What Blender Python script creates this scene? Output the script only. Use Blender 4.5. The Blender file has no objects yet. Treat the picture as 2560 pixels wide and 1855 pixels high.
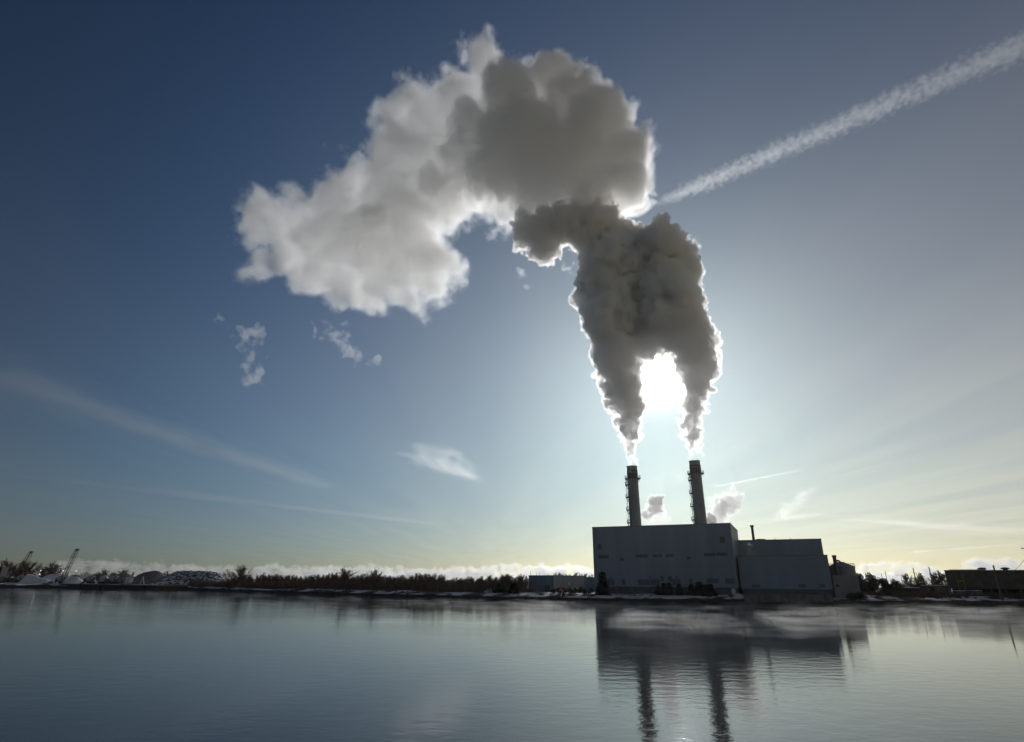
import bpy, bmesh, math, random
import numpy as np
from mathutils import Vector, Matrix
import openvdb as vdb

random.seed(7); rng = np.random.default_rng(7)
R = math.radians
sc = bpy.context.scene
C = sc.collection

# ------------------------------------------------------------------ camera
W0, H0, FPX = 2560.0, 1855.0, 1443.0          # photograph size, focal length in its pixels
CAM = Vector((0, 0, 7.0)); PITCH = R(19.9); ROLL = R(0.4)
cd = bpy.data.cameras.new('camera'); cam = bpy.data.objects.new('camera', cd); C.objects.link(cam)
cd.sensor_width = 36; cd.lens = 36 * FPX / W0; cd.clip_start = 0.5; cd.clip_end = 60000
cmat = Matrix.Rotation(PITCH + R(90), 4, 'X') @ Matrix.Rotation(ROLL, 4, 'Z')
cam.matrix_world = Matrix.Translation(CAM) @ cmat
sc.camera = cam
CR = cmat.to_3x3()
def ray(px, py):                                # world direction with unit depth along the view axis
    return CR @ Vector(((px - W0/2)/FPX, -(py - H0/2)/FPX, -1))
def atY(px, py, Y):                             # point of that ray at forward distance Y
    d = ray(px, py); return CAM + d * (Y / d.y)
def atZ(px, py, Z):
    d = ray(px, py); return CAM + d * ((Z - CAM.z) / d.z)
def scaleY(px, py, Y):                          # metres per photograph pixel there
    d = ray(px, py); return (Y / d.y) / FPX

# ------------------------------------------------------------------ sun, sky, exposure
SUN = ray(1643, 954).normalized()
SUN_EL = math.asin(SUN.z); SUN_AZ = math.atan2(SUN.x, SUN.y)
sl = bpy.data.lights.new('sun', 'SUN'); sl.energy = 2.6; sl.angle = R(0.5); sl.color = (1, .97, .94)
so = bpy.data.objects.new('sun', sl); C.objects.link(so)
so.rotation_euler = (-SUN).to_track_quat('-Z', 'Y').to_euler()
w = bpy.data.worlds.new('World'); sc.world = w; w.use_nodes = True
def world():
    nt = w.node_tree; n = nt.nodes; l = nt.links; n.clear()
    out = n.new('ShaderNodeOutputWorld'); bg = n.new('ShaderNodeBackground'); l.new(bg.outputs[0], out.inputs[0])
    sky = n.new('ShaderNodeTexSky'); sky.sky_type = 'NISHITA'; sky.sun_disc = False
    sky.sun_elevation = SUN_EL; sky.sun_rotation = SUN_AZ; sky.air_density = 1.0; sky.dust_density = 0.6; sky.ozone_density = 2.0
    geo = n.new('ShaderNodeTexCoord')
    nrm = n.new('ShaderNodeVectorMath'); nrm.operation = 'NORMALIZE'; l.new(geo.outputs['Generated'], nrm.inputs[0])
    dot = n.new('ShaderNodeVectorMath'); dot.operation = 'DOT_PRODUCT'; l.new(nrm.outputs[0], dot.inputs[0]); dot.inputs[1].default_value = SUN
    ang = n.new('ShaderNodeMath'); ang.operation = 'ARCCOSINE'; ang.use_clamp = False; l.new(dot.outputs['Value'], ang.inputs[0])
    def M(op, a, b=None):
        m = n.new('ShaderNodeMath'); m.operation = op
        for i, v in enumerate((a, b)):
            if v is None: continue
            if isinstance(v, (int, float)): m.inputs[i].default_value = v
            else: l.new(v, m.inputs[i])
        return m.outputs[0]
    def V(op, a, b):
        m = n.new('ShaderNodeVectorMath'); m.operation = op
        for i, v in enumerate((a, b)):
            if isinstance(v, tuple): m.inputs[i].default_value = v
            else: l.new(v, m.inputs[i])
        return m.outputs[0]
    def SC(vec, s):
        m = n.new('ShaderNodeVectorMath'); m.operation = 'SCALE'
        if isinstance(vec, tuple): m.inputs[0].default_value = vec
        else: l.new(vec, m.inputs[0])
        if isinstance(s, (int, float)): m.inputs['Scale'].default_value = s
        else: l.new(s, m.inputs['Scale'])
        return m.outputs[0]
    a = ang.outputs[0]
    tot = V('MULTIPLY', sky.outputs[0], SKY_TINT)
    sep = n.new('ShaderNodeSeparateXYZ'); l.new(nrm.outputs[0], sep.inputs[0])
    elev = M('ARCSINE', sep.outputs['Z']); az = M('ARCTAN2', sep.outputs['X'], sep.outputs['Y'])
    def MR(v, a0, a1, b0, b1):
        m = n.new('ShaderNodeMapRange'); m.interpolation_type = 'SMOOTHSTEP'; l.new(v, m.inputs[0])
        for i, x in enumerate((a0, a1, b0, b1)): m.inputs[i+1].default_value = x
        return m.outputs[0]
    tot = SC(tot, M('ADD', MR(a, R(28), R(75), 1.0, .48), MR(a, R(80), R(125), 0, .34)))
    # less yellow right at the horizon
    hz = MR(M('ABSOLUTE', elev), 0.0, R(11), 0, 1); mixv = n.new('ShaderNodeMix'); mixv.data_type = 'VECTOR'; l.new(hz, mixv.inputs[0])
    mixv.inputs[4].default_value = (1.12, .855, .93); mixv.inputs[5].default_value = (1, 1, 1)
    tot = V('MULTIPLY', tot, mixv.outputs[1])
    for width, amp, col, pw in AUREOLE:
        e = M('EXPONENT', M('MULTIPLY', M('POWER', M('DIVIDE', a, R(width)), pw), -1.0))
        tot = V('ADD', tot, SC(SC(col, amp), e))
    # thin high veil: whitens the sky low down and to the right of the sun
    side = MR(az, R(-38), R(34), .10, 1)
    low = M('EXPONENT', M('MULTIPLY', M('POWER', M('DIVIDE', M('ABSOLUTE', elev), R(27)), 1.5), -1))
    # streaks of the veil lie on a level sheet high up, so they run together towards the horizon
    zz = M('MAXIMUM', sep.outputs['Z'], .03); fx = M('DIVIDE', sep.outputs['X'], zz); fy = M('DIVIDE', sep.outputs['Y'], zz)
    cmb = n.new('ShaderNodeCombineXYZ'); l.new(fx, cmb.inputs[0]); l.new(fy, cmb.inputs[1])
    mp = n.new('ShaderNodeMapping'); l.new(cmb.outputs[0], mp.inputs[0]); mp.inputs['Rotation'].default_value = (0, 0, R(9)); mp.inputs['Scale'].default_value = (1.0, .13, 1)
    nz = n.new('ShaderNodeTexNoise'); nz.inputs['Scale'].default_value = 1.5; nz.inputs['Detail'].default_value = 6; nz.inputs['Distortion'].default_value = .35; l.new(mp.outputs[0], nz.inputs[0])
    streak = MR(nz.outputs[0], .30, .72, .86, 1.12)
    tot = V('ADD', tot, SC(SC((1.03, .86, .47), VEIL), M('MULTIPLY', M('MULTIPLY', side, low), streak)))
    band = M('EXPONENT', M('MULTIPLY', M('DIVIDE', M('ABSOLUTE', elev), R(11)), -1))
    tot = V('ADD', tot, SC(SC((1.0, .90, .68), HAZE), band))
    amb = M('MULTIPLY', M('EXPONENT', M('MULTIPLY', M('DIVIDE', M('ABSOLUTE', elev), R(12)), -1)), MR(az, R(-20), R(28), .0, 1))
    tot = V('ADD', tot, SC(SC((1.1, .74, .28), 4.8), amb))
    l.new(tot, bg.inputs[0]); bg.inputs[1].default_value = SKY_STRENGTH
    w.cycles.sampling_method = 'MANUAL'; w.cycles.sample_map_resolution = 2048
SKY_STRENGTH = 0.05
VEIL, HAZE = 9.5, 1.3
SKY_TINT = (0.375, 0.75, 1.08)
AUREOLE = [(1.3, 900.0, (1, .97, .9), 2.5), (2.3, 22.0, (1, .95, .82), 2.0), (5.5, 3.5, (1, .95, .82), 1.2), (17.0, 5.0, (1.07, .955, .83), 1.25)]
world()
sc.view_settings.view_transform = 'Standard'; sc.view_settings.look = 'None'
sc.view_settings.exposure = -0.6; sc.view_settings.gamma = 1
cy = sc.cycles
cy.max_bounces = 24; cy.volume_bounces = 18; cy.transparent_max_bounces = 96; cy.diffuse_bounces = 2; cy.glossy_bounces = 3
cy.transmission_bounces = 2; cy.use_denoising = True; cy.use_adaptive_sampling = True; cy.adaptive_threshold = 0.02
cy.sample_clamp_indirect = 4.0; cy.caustics_reflective = False; cy.caustics_refractive = False

# ------------------------------------------------------------------ helpers
def tag(o, label=None, cat=None, group=None, kind=None):
    if label: o['label'] = label
    if cat: o['category'] = cat
    if group: o['group'] = group
    if kind: o['kind'] = kind
    return o
def empty(name, loc, rz=0, label=None, cat=None, group=None):
    o = bpy.data.objects.new(name, None); C.objects.link(o); o.location = loc; o.rotation_euler = (0, 0, rz)
    return tag(o, label, cat, group)
def link(name, me, m, parent=None, loc=None):
    o = bpy.data.objects.new(name, me); C.objects.link(o)
    if m is not None and not len(me.materials): me.materials.append(m)
    if parent is not None: o.parent = parent
    if loc is not None: o.location = loc
    return o
def np_mesh(name, verts, quads, smooth=False):
    me = bpy.data.meshes.new(name)
    nv, nq = len(verts), len(quads); k = quads.shape[1]
    me.vertices.add(nv); me.vertices.foreach_set('co', np.asarray(verts, np.float32).ravel())
    me.loops.add(nq*k); me.loops.foreach_set('vertex_index', np.asarray(quads, np.int32).ravel())
    me.polygons.add(nq); me.polygons.foreach_set('loop_start', np.arange(0, nq*k, k, dtype=np.int32))
    me.update(calc_edges=True); me.validate()
    if smooth: me.polygons.foreach_set('use_smooth', np.ones(nq, bool))
    return me
class MB:
    """collects boxes, tubes, polygons; build() links ONE mesh object"""
    def __init__(s): s.v = []; s.f = []
    def quadbox(s, b4, z0, z1):                 # prism over a footprint of n points
        n = len(b4); o = len(s.v)
        s.v += [(p[0], p[1], z0) for p in b4] + [(p[0], p[1], z1) for p in b4]
        s.f += [tuple(o+i for i in range(n))[::-1], tuple(o+n+i for i in range(n))]
        s.f += [(o+i, o+(i+1) % n, o+n+(i+1) % n, o+n+i) for i in range(n)]
        return s
    def box(s, c, d, rz=0, ax=None, ay=None):
        hx, hy, hz = d[0]/2, d[1]/2, d[2]/2
        ca, sa = math.cos(rz), math.sin(rz)
        pts = [(c[0]+x*ca-y*sa, c[1]+x*sa+y*ca) for x, y in ((-hx,-hy),(hx,-hy),(hx,hy),(-hx,hy))]
        return s.quadbox(pts, c[2]-hz, c[2]+hz)
    def tube(s, a, b, r0, r1=None, n=8, caps=True):
        r1 = r0 if r1 is None else r1; a = Vector(a); b = Vector(b); d = (b-a)
        if d.length < 1e-6: return s
        d.normalize(); u = d.orthogonal().normalized(); w_ = d.cross(u); o = len(s.v)
        for p, r in ((a, r0), (b, r1)):
            for i in range(n):
                t = 2*math.pi*i/n; q = p + (u*math.cos(t)+w_*math.sin(t))*r; s.v.append(tuple(q))
        s.f += [(o+i, o+(i+1) % n, o+n+(i+1) % n, o+n+i) for i in range(n)]
        if caps: s.f += [tuple(o+i for i in range(n))[::-1], tuple(o+n+i for i in range(n))]
        return s
    def lathe(s, c, prof, n=32, close=True):    # prof: (r, z) from bottom to top
        o = len(s.v); m = len(prof)
        for r, z in prof:
            for i in range(n):
                t = 2*math.pi*i/n; s.v.append((c[0]+r*math.cos(t), c[1]+r*math.sin(t), c[2]+z))
        for j in range(m-1):
            s.f += [(o+j*n+i, o+j*n+(i+1) % n, o+(j+1)*n+(i+1) % n, o+(j+1)*n+i) for i in range(n)]
        if close: s.f += [tuple(o+i for i in range(n))[::-1], tuple(o+(m-1)*n+i for i in range(n))]
        return s
    def mesh(s, name):
        me = bpy.data.meshes.new(name); me.from_pydata(s.v, [], s.f); me.update(); return me
    def build(s, name, m, parent=None, smooth=False):
        me = s.mesh(name)
        if smooth:
            for p in me.polygons: p.use_smooth = True
        if parent is not None:
            o = link(name, me, m, parent); 
            o.matrix_parent_inverse = parent_inv(parent)
            return o
        return link(name, me, m)
def parent_inv(p):
    return (Matrix.Translation(p.location) @ p.rotation_euler.to_matrix().to_4x4()).inverted()

def mat(name, col, rough=0.8, metal=0.0, noise=None, amt=0.25, bump=0.0, col2=None, spec=0.3, stretch=None, detail=5, ramp=(0.35, 0.65)):
    m = bpy.data.materials.new(name); m.use_nodes = True; nt = m.node_tree; n = nt.nodes; l = nt.links
    b = n['Principled BSDF']; b.inputs['Base Color'].default_value = (*col, 1); b.inputs['Roughness'].default_value = rough
    b.inputs['Metallic'].default_value = metal; b.inputs['Specular IOR Level'].default_value = spec
    if noise:
        g = n.new('ShaderNodeNewGeometry'); mp = n.new('ShaderNodeMapping'); l.new(g.outputs['Position'], mp.inputs[0])
        if stretch: mp.inputs['Scale'].default_value = stretch
        t = n.new('ShaderNodeTexNoise'); t.inputs['Scale'].default_value = noise; t.inputs['Detail'].default_value = detail; l.new(mp.outputs[0], t.inputs[0])
        r = n.new('ShaderNodeValToRGB'); l.new(t.outputs[0], r.inputs[0])
        c2 = col2 or tuple(c*(1-amt) for c in col); c1 = col if col2 else tuple(min(1, c*(1+amt)) for c in col)
        r.color_ramp.elements[0].position = ramp[0]; r.color_ramp.elements[1].position = ramp[1]
        r.color_ramp.elements[0].color = (*c2, 1); r.color_ramp.elements[1].color = (*c1, 1); l.new(r.outputs[0], b.inputs['Base Color'])
        if bump:
            bp = n.new('ShaderNodeBump'); bp.inputs['Strength'].default_value = 1; bp.inputs['Distance'].default_value = bump
            l.new(t.outputs[0], bp.inputs['Height']); l.new(bp.outputs[0], b.inputs['Normal'])
    return m
def vol_mat(name, density, g=0.7, col=(1, 1, 1)):
    m = bpy.data.materials.new(name); m.use_nodes = True; nt = m.node_tree; n = nt.nodes; n.clear()
    out = n.new('ShaderNodeOutputMaterial'); s = n.new('ShaderNodeVolumeScatter'); s.inputs['Color'].default_value = (*col, 1)
    s.inputs['Density'].default_value = density; s.inputs['Anisotropy'].default_value = g
    nt.links.new(s.outputs[0], out.inputs['Volume']); return m

# ------------------------------------------------------------------ steam and cloud builder
def lattice_noise(shape, cell):
    """smooth value noise in -1..1; cell = lattice spacing in voxels (scalar or 3)"""
    cell = np.broadcast_to(np.asarray(cell, float), 3)
    n = [int(s/c)+3 for s, c in zip(shape, cell)]
    a = rng.uniform(-1, 1, n).astype(np.float32)
    for ax in range(3):
        p = np.arange(shape[ax])/cell[ax] + 1e-6; i = p.astype(int); f = (p-i); f = (f*f*(3-2*f)).astype(np.float32)
        sh = [1, 1, 1]; sh[ax] = -1; f = f.reshape(sh)
        a = np.take(a, i, axis=ax)*(1-f) + np.take(a, i+1, axis=ax)*f
    return a
def fractal(shape, cell, octaves, gain=0.5, billow=False):
    cell = np.broadcast_to(np.asarray(cell, float), 3).copy(); amp = 1.0; tot = np.zeros(shape, np.float32)
    for _ in range(octaves):
        nz = lattice_noise(shape, cell)
        if billow: nz = 1 - 2*np.abs(nz)**0.8*1.3
        tot += nz*amp; amp *= gain; cell = np.maximum(cell/2.03, 1.01)
    return tot
def puffs(sph, kids, ratio, embed=0.75):
    """children spheres on the surface of each sphere"""
    out = []
    for c, r in sph:
        for _ in range(kids):
            d = rng.normal(size=3); d /= np.linalg.norm(d)
            rr = r*ratio*rng.uniform(0.6, 1.25)
            out.append((c + d*(r - rr*(1-embed)*0.2)*rng.uniform(.82, 1.0), rr))
    return out
def field(spheres, voxel, pad, clipmin=None):
    cs = np.array([c for c, r in spheres]); rs = np.array([r for c, r in spheres])
    lo = (cs - rs[:, None]).min(0) - pad; hi = (cs + rs[:, None]).max(0) + pad
    shape = np.ceil((hi-lo)/voxel).astype(int)
    F = np.full(shape, 6.0, np.float32)*1.0
    F[:] = pad
    for c, r in zip(cs, rs):
        m = r + pad
        a = np.maximum(((c-m-lo)/voxel).astype(int), 0); b = np.minimum(((c+m-lo)/voxel).astype(int)+2, shape)
        gx = [(np.arange(a[i], b[i])*voxel + lo[i] - c[i])**2 for i in range(3)]
        d = np.sqrt(gx[0][:, None, None] + gx[1][None, :, None] + gx[2][None, None, :]).astype(np.float32) - r
        s = F[a[0]:b[0], a[1]:b[1], a[2]:b[2]]; np.minimum(s, d, out=s)
    return F, lo
def iso(F, lo, voxel, level):
    F = F.copy()
    for ax in range(3):
        ix = [slice(None)]*3
        for e in (0, -1): ix[ax] = e; F[tuple(ix)] = 99
    g = vdb.FloatGrid(background=99.0); g.copyFromArray(np.ascontiguousarray(F - level)); 
    p, q = g.convertToQuads(0.0)
    return p*voxel + lo, q
def warp_field(F, cell, amp):
    """push the field about with smooth vector noise, so that round puffs become torn and folded"""
    sh = F.shape; ix = []
    for ax in range(3):
        g = np.arange(sh[ax], dtype=np.float32).reshape([-1 if i == ax else 1 for i in range(3)])
        d = lattice_noise(sh, cell)*amp + lattice_noise(sh, cell*.45)*amp*.45
        ix.append(np.clip(np.rint(g+d), 0, sh[ax]-1).astype(np.int32))
    G = F[ix[0], ix[1], ix[2]]
    for ax in range(3): G = (np.roll(G, 1, ax)+2*G+np.roll(G, -1, ax))/4
    return G
def steam(name, base, voxel, shells, levels=((22, .38), (7, .42)), noise=(10, 3, 1.0), pad=3.0, label=None, group=None, cat='steam', billow=0, erode=None, frame=None, kind=None, warp=None):
    """base: [(center, radius)] -> nested closed skins, each filled with an even scattering volume"""
    sph = list(base); cur = list(base)
    for kids, ratio in levels:
        cur = puffs(cur, kids, ratio); sph += cur
    F, lo = field(sph, voxel, pad)
    cell, octv, amp = noise; outside = F > pad*.86
    if warp: F = warp_field(F, warp[0]/voxel, warp[1]/voxel); outside = F > pad*.86
    if amp: F += fractal(F.shape, np.asarray(cell)/voxel, octv, .55)*amp
    if billow: F += fractal(F.shape, np.asarray(cell)*.6/voxel, 4, .6, True)*billow
    F[outside] += 20
    if erode is not None: F = erode(F, lo, voxel)
    root = None
    for i, (lev, dens, g, part) in enumerate(shells):
        v, q = iso(F, lo, voxel, lev)
        if len(q) == 0: continue
        o = link(name if root is None else part, np_mesh(name if root is None else part, v, q), vol_mat(part, dens, g, (1, .94, .80) if name == 'cloud_bank' else (.972, .987, 1)), root)
        if root is None: root = o
        print(name, part, len(q))
    if frame is not None: root.matrix_world = frame
    tag(root, label, cat, group, kind)
    return root

# ------------------------------------------------------------------ materials
MT = dict(
    clad=mat('clad', (.25, .29, .335), .55, noise=.35, amt=.11, stretch=(1, 1, .06), ramp=(.25, .75)),
    annex=mat('annex', (.17, .18, .20), .6, noise=.3, amt=.15),
    plinth=mat('plinth', (.12, .12, .125), .8, noise=.5, amt=.2),
    louvre=mat('louvre', (.125, .14, .165), .6, noise=2, amt=.2),
    trim=mat('trim', (.22, .215, .225), .5),
    shell=mat('shell', (.22, .225, .235), .5, noise=.25, amt=.15, stretch=(1, 1, .3)),
    steel=mat('steel', (.10, .09, .085), .6, noise=2, amt=.3),
    concrete=mat('concrete', (.15, .145, .14), .9, noise=.6, amt=.25),
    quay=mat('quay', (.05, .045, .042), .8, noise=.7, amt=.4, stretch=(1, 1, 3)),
    snow=mat('snow', (.62, .64, .68), .7, noise=.8, amt=.08, bump=.1),
    bark=mat('bark', (.085, .062, .048), .9, noise=3, amt=.3),
    twig=mat('twig', (.13, .09, .068), .9, noise=1.5, amt=.3),
    needle=mat('needle', (.018, .026, .016), .8, noise=1.2, amt=.4),
    leaf=mat('leaf', (.075, .065, .032), .8, noise=1.2, amt=.4),
    scrub=mat('scrub', (.13, .095, .065), .9, noise=1, amt=.4),
    brick=mat('brick', (.13, .10, .075), .85, noise=.5, amt=.2),
    dark=mat('dark', (.02, .02, .022), .6),
    glass=mat('glass', (.03, .035, .04), .1, spec=.5),
    orange=mat('orange', (.50, .16, .05), .6),
    white=mat('white', (.6, .6, .6), .5, noise=1, amt=.1),
    drum=mat('drum', (.42, .40, .38), .45, noise=.8, amt=.15),
    maroon=mat('maroon', (.16, .03, .04), .5),
    blue=mat('blue', (.06, .10, .17), .5),
    gravel=mat('gravel', (.17, .15, .16), .95, noise=.6, amt=.25, bump=.15),
    rubber=mat('rubber', (.02, .02, .02), .9),
    yellow=mat('yellow', (.35, .25, .05), .6),
)
MT['mound'] = mat('mound', (.55, .57, .62), .8, noise=.30, col2=(.05, .045, .05), stretch=(1.8, 1.8, .35), detail=6, ramp=(.47, .56), bump=.3)
MT['ground'] = mat('ground', (.60, .62, .66), .85, noise=.11, col2=(.075, .06, .045), stretch=(1, 1.3, 1), detail=8, ramp=(.46, .54), bump=.25)
def lamp_mat():
    m = bpy.data.materials.new('lamp'); m.use_nodes = True; b = m.node_tree.nodes['Principled BSDF']
    b.inputs['Emission Color'].default_value = (1, .93, .8, 1); b.inputs['Emission Strength'].default_value = 1.2; return m
MT['lamp'] = lamp_mat()

# ------------------------------------------------------------------ water
def water():
    m = bpy.data.materials.new('water'); m.use_nodes = True; nt = m.node_tree; n = nt.nodes; l = nt.links
    b = n['Principled BSDF']; b.inputs['Base Color'].default_value = (.028, .030, .024, 1); b.inputs['Roughness'].default_value = .05
    b.inputs['IOR'].default_value = 1.33
    g = n.new('ShaderNodeNewGeometry')
    big = n.new('ShaderNodeTexNoise'); big.inputs['Scale'].default_value = .02; big.inputs['Detail'].default_value = 3; l.new(g.outputs['Position'], big.inputs[0])
    mr = n.new('ShaderNodeMapRange'); l.new(big.outputs[0], mr.inputs[0]); mr.inputs[1].default_value = .35; mr.inputs[2].default_value = .65; mr.inputs[3].default_value = .25; mr.inputs[4].default_value = 1.45
    prev = None
    for sc_, st, dist, det in ((.55, (1, 1.5, 1), .022, 5), (2.3, (1, 1.3, 1), .008, 4)):
        mp = n.new('ShaderNodeMapping'); l.new(g.outputs['Position'], mp.inputs[0]); mp.inputs['Scale'].default_value = st
        t = n.new('ShaderNodeTexNoise'); t.inputs['Scale'].default_value = sc_; t.inputs['Detail'].default_value = det; l.new(mp.outputs[0], t.inputs[0])
        bp = n.new('ShaderNodeBump'); bp.inputs['Distance'].default_value = dist; l.new(t.outputs[0], bp.inputs['Height']); l.new(mr.outputs[0], bp.inputs['Strength'])
        if prev: l.new(prev.outputs[0], bp.inputs['Normal'])
        prev = bp
    l.new(prev.outputs[0], b.inputs['Normal'])
    mb = MB(); mb.v = [(-9000, -60, 0), (9000, -60, 0), (9000, 9000, 0), (-9000, 9000, 0)]; mb.f = [(0, 1, 2, 3)]
    tag(mb.build('water', m), kind='structure')
water()

# ------------------------------------------------------------------ ground and shore
SH = [atZ(x, y, 0) for x, y in ((-900, 1462), (-300, 1466.5), (0, 1468), (400, 1471.5), (520, 1476), (720, 1484), (920, 1490.5), (1200, 1498), (1500, 1504), (1860, 1508.3), (2160, 1510.6), (2560, 1511.5), (3000, 1512), (4200, 1512))]
def resample(P, step):
    out = []
    for a, b in zip(P, P[1:]):
        k = max(1, int((b-a).length/step)); out += [a.lerp(b, i/k) for i in range(k)]
    return out + [P[-1]]
SP = resample(SH, 3.0)
def shore_frame():
    nr = []
    for i in range(len(SP)):
        a = SP[max(0, i-6)]; b = SP[min(len(SP)-1, i+6)]; t = (b-a).normalized(); nr.append(Vector((-t.y, t.x, 0)))
    return nr
SN = shore_frame()
def ground():
    rows = [(-.05, -1.5), (0, 1.2), (1.2, 1.55), (3, 1.7), (5, 2.1), (8, 2.4), (12, 2.3), (18, 2.1), (30, 2.0), (60, 2.0), (160, 2.0), (600, 2.0)]
    v = []
    nz = lattice_noise((len(SP), len(rows), 1), (4, 1.6, 1))[:, :, 0]
    for j, (off, z) in enumerate(rows):
        for i, p in enumerate(SP):
            q = p + SN[i]*off; h = z + (nz[i, j]*.38 if 3 <= j <= 7 else 0)
            v.append((q.x, q.y, h))
    for i, p in enumerate(SP):
        d = p + SN[i]*600; t = (d.x/ max(1, d.y))
        v.append((t*12000, 12000, 2.0))
    n = len(SP); f = [(j*n+i, j*n+i+1, (j+1)*n+i+1, (j+1)*n+i) for j in range(len(rows)) for i in range(n-1)]
    me = bpy.data.meshes.new('ground'); me.from_pydata(v, [], f); me.update()
    for p in me.polygons: p.use_smooth = True
    tag(link('ground', me, MT['ground']), kind='structure')
    mb = MB(); o = 0
    prof = [(-.9, -1), (-.9, 1.15), (-.2, 1.15), (-.2, -1)]
    for off, z in prof:
        for i, p in enumerate(SP):
            q = p + SN[i]*off; mb.v.append((q.x, q.y, z))
    mb.f = [(j*n+i, (j+1)*n+i, (j+1)*n+i+1, j*n+i+1) for j in range(3) for i in range(n-1)]
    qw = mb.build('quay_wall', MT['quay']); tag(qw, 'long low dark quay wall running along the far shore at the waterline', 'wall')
ground()
def land(px, Y, z=None):                       # point of the ground seen at column px and forward distance Y
    p = atY(px, 1470, Y); return Vector((p.x, p.y, 2.0 if z is None else z))

# ------------------------------------------------------------------ faces of blocks
def footprint(pl, pr, H, depth):
    a = atZ(*pl, H); b = atZ(*pr, H); return foot2(a, b, depth)
def foot2(a, b, depth):
    u = Vector((b.x-a.x, b.y-a.y)).normalized(); nm = Vector((-u.y, u.x))
    return [(a.x, a.y), (b.x, b.y), (b.x+nm.x*depth, b.y+nm.y*depth), (a.x+nm.x*depth, a.y+nm.y*depth)]
def on_face(a, b, px, py):
    """photo pixel -> (u, z) on the vertical plane through footprint points a, b"""
    a = Vector((a[0], a[1])); b = Vector((b[0], b[1])); u = (b-a).normalized(); nm = Vector((-u.y, u.x)); d = ray(px, py)
    t = (nm.dot(a) - nm.dot(CAM.xy)) / nm.dot(d.xy); p = CAM + d*t; return (p.xy-a).dot(u), p.z
def face_box(mb, a, b, u0, u1, z0, z1, d0=.06, d1=-.05):
    """slab on the face, d0 metres proud of it"""
    a = Vector((a[0], a[1])); b = Vector((b[0], b[1])); u = (b-a).normalized(); nm = Vector((-u.y, u.x))
    pts = [a+u*u0-nm*d0, a+u*u1-nm*d0, a+u*u1-nm*d1, a+u*u0-nm*d1]
    mb.quadbox([(p.x, p.y) for p in pts], z0, z1); return mb
def louvre(parent, a, b, r, name='louvre', mt='louvre', slats=True):
    (u0, z1), (u1, z0) = on_face(a, b, r[0], r[1]), on_face(a, b, r[2], r[3])
    z1b = on_face(a, b, r[2], r[1])[1]; z1 = (z1+z1b)/2
    mb = MB(); face_box(mb, a, b, u0, u1, z0, z1, .05)
    o = mb.build(name, MT[mt], parent)
    fr = MB(); t = .12
    face_box(fr, a, b, u0-t, u0, z0-t, z1+t, .12); face_box(fr, a, b, u1, u1+t, z0-t, z1+t, .12)
    face_box(fr, a, b, u0, u1, z1, z1+t, .118); face_box(fr, a, b, u0, u1, z0-t, z0, .118)
    if slats:
        k = max(2, int((z1-z0)/.45))
        for i in range(1, k): z = z0+(z1-z0)*i/k; face_box(fr, a, b, u0, u1, z-.04, z+.04, .10)
    fo = fr.build('frame', MT['trim'], o); fo.matrix_parent_inverse = (parent_inv(parent)).copy()
    fo.matrix_parent_inverse = Matrix.Identity(4) if True else None
    return o
def zr(rects, ox, oy, s): return [(r[0]/s+ox, r[1]/s+oy, r[2]/s+ox, r[3]/s+oy) for r in rects]

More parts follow.
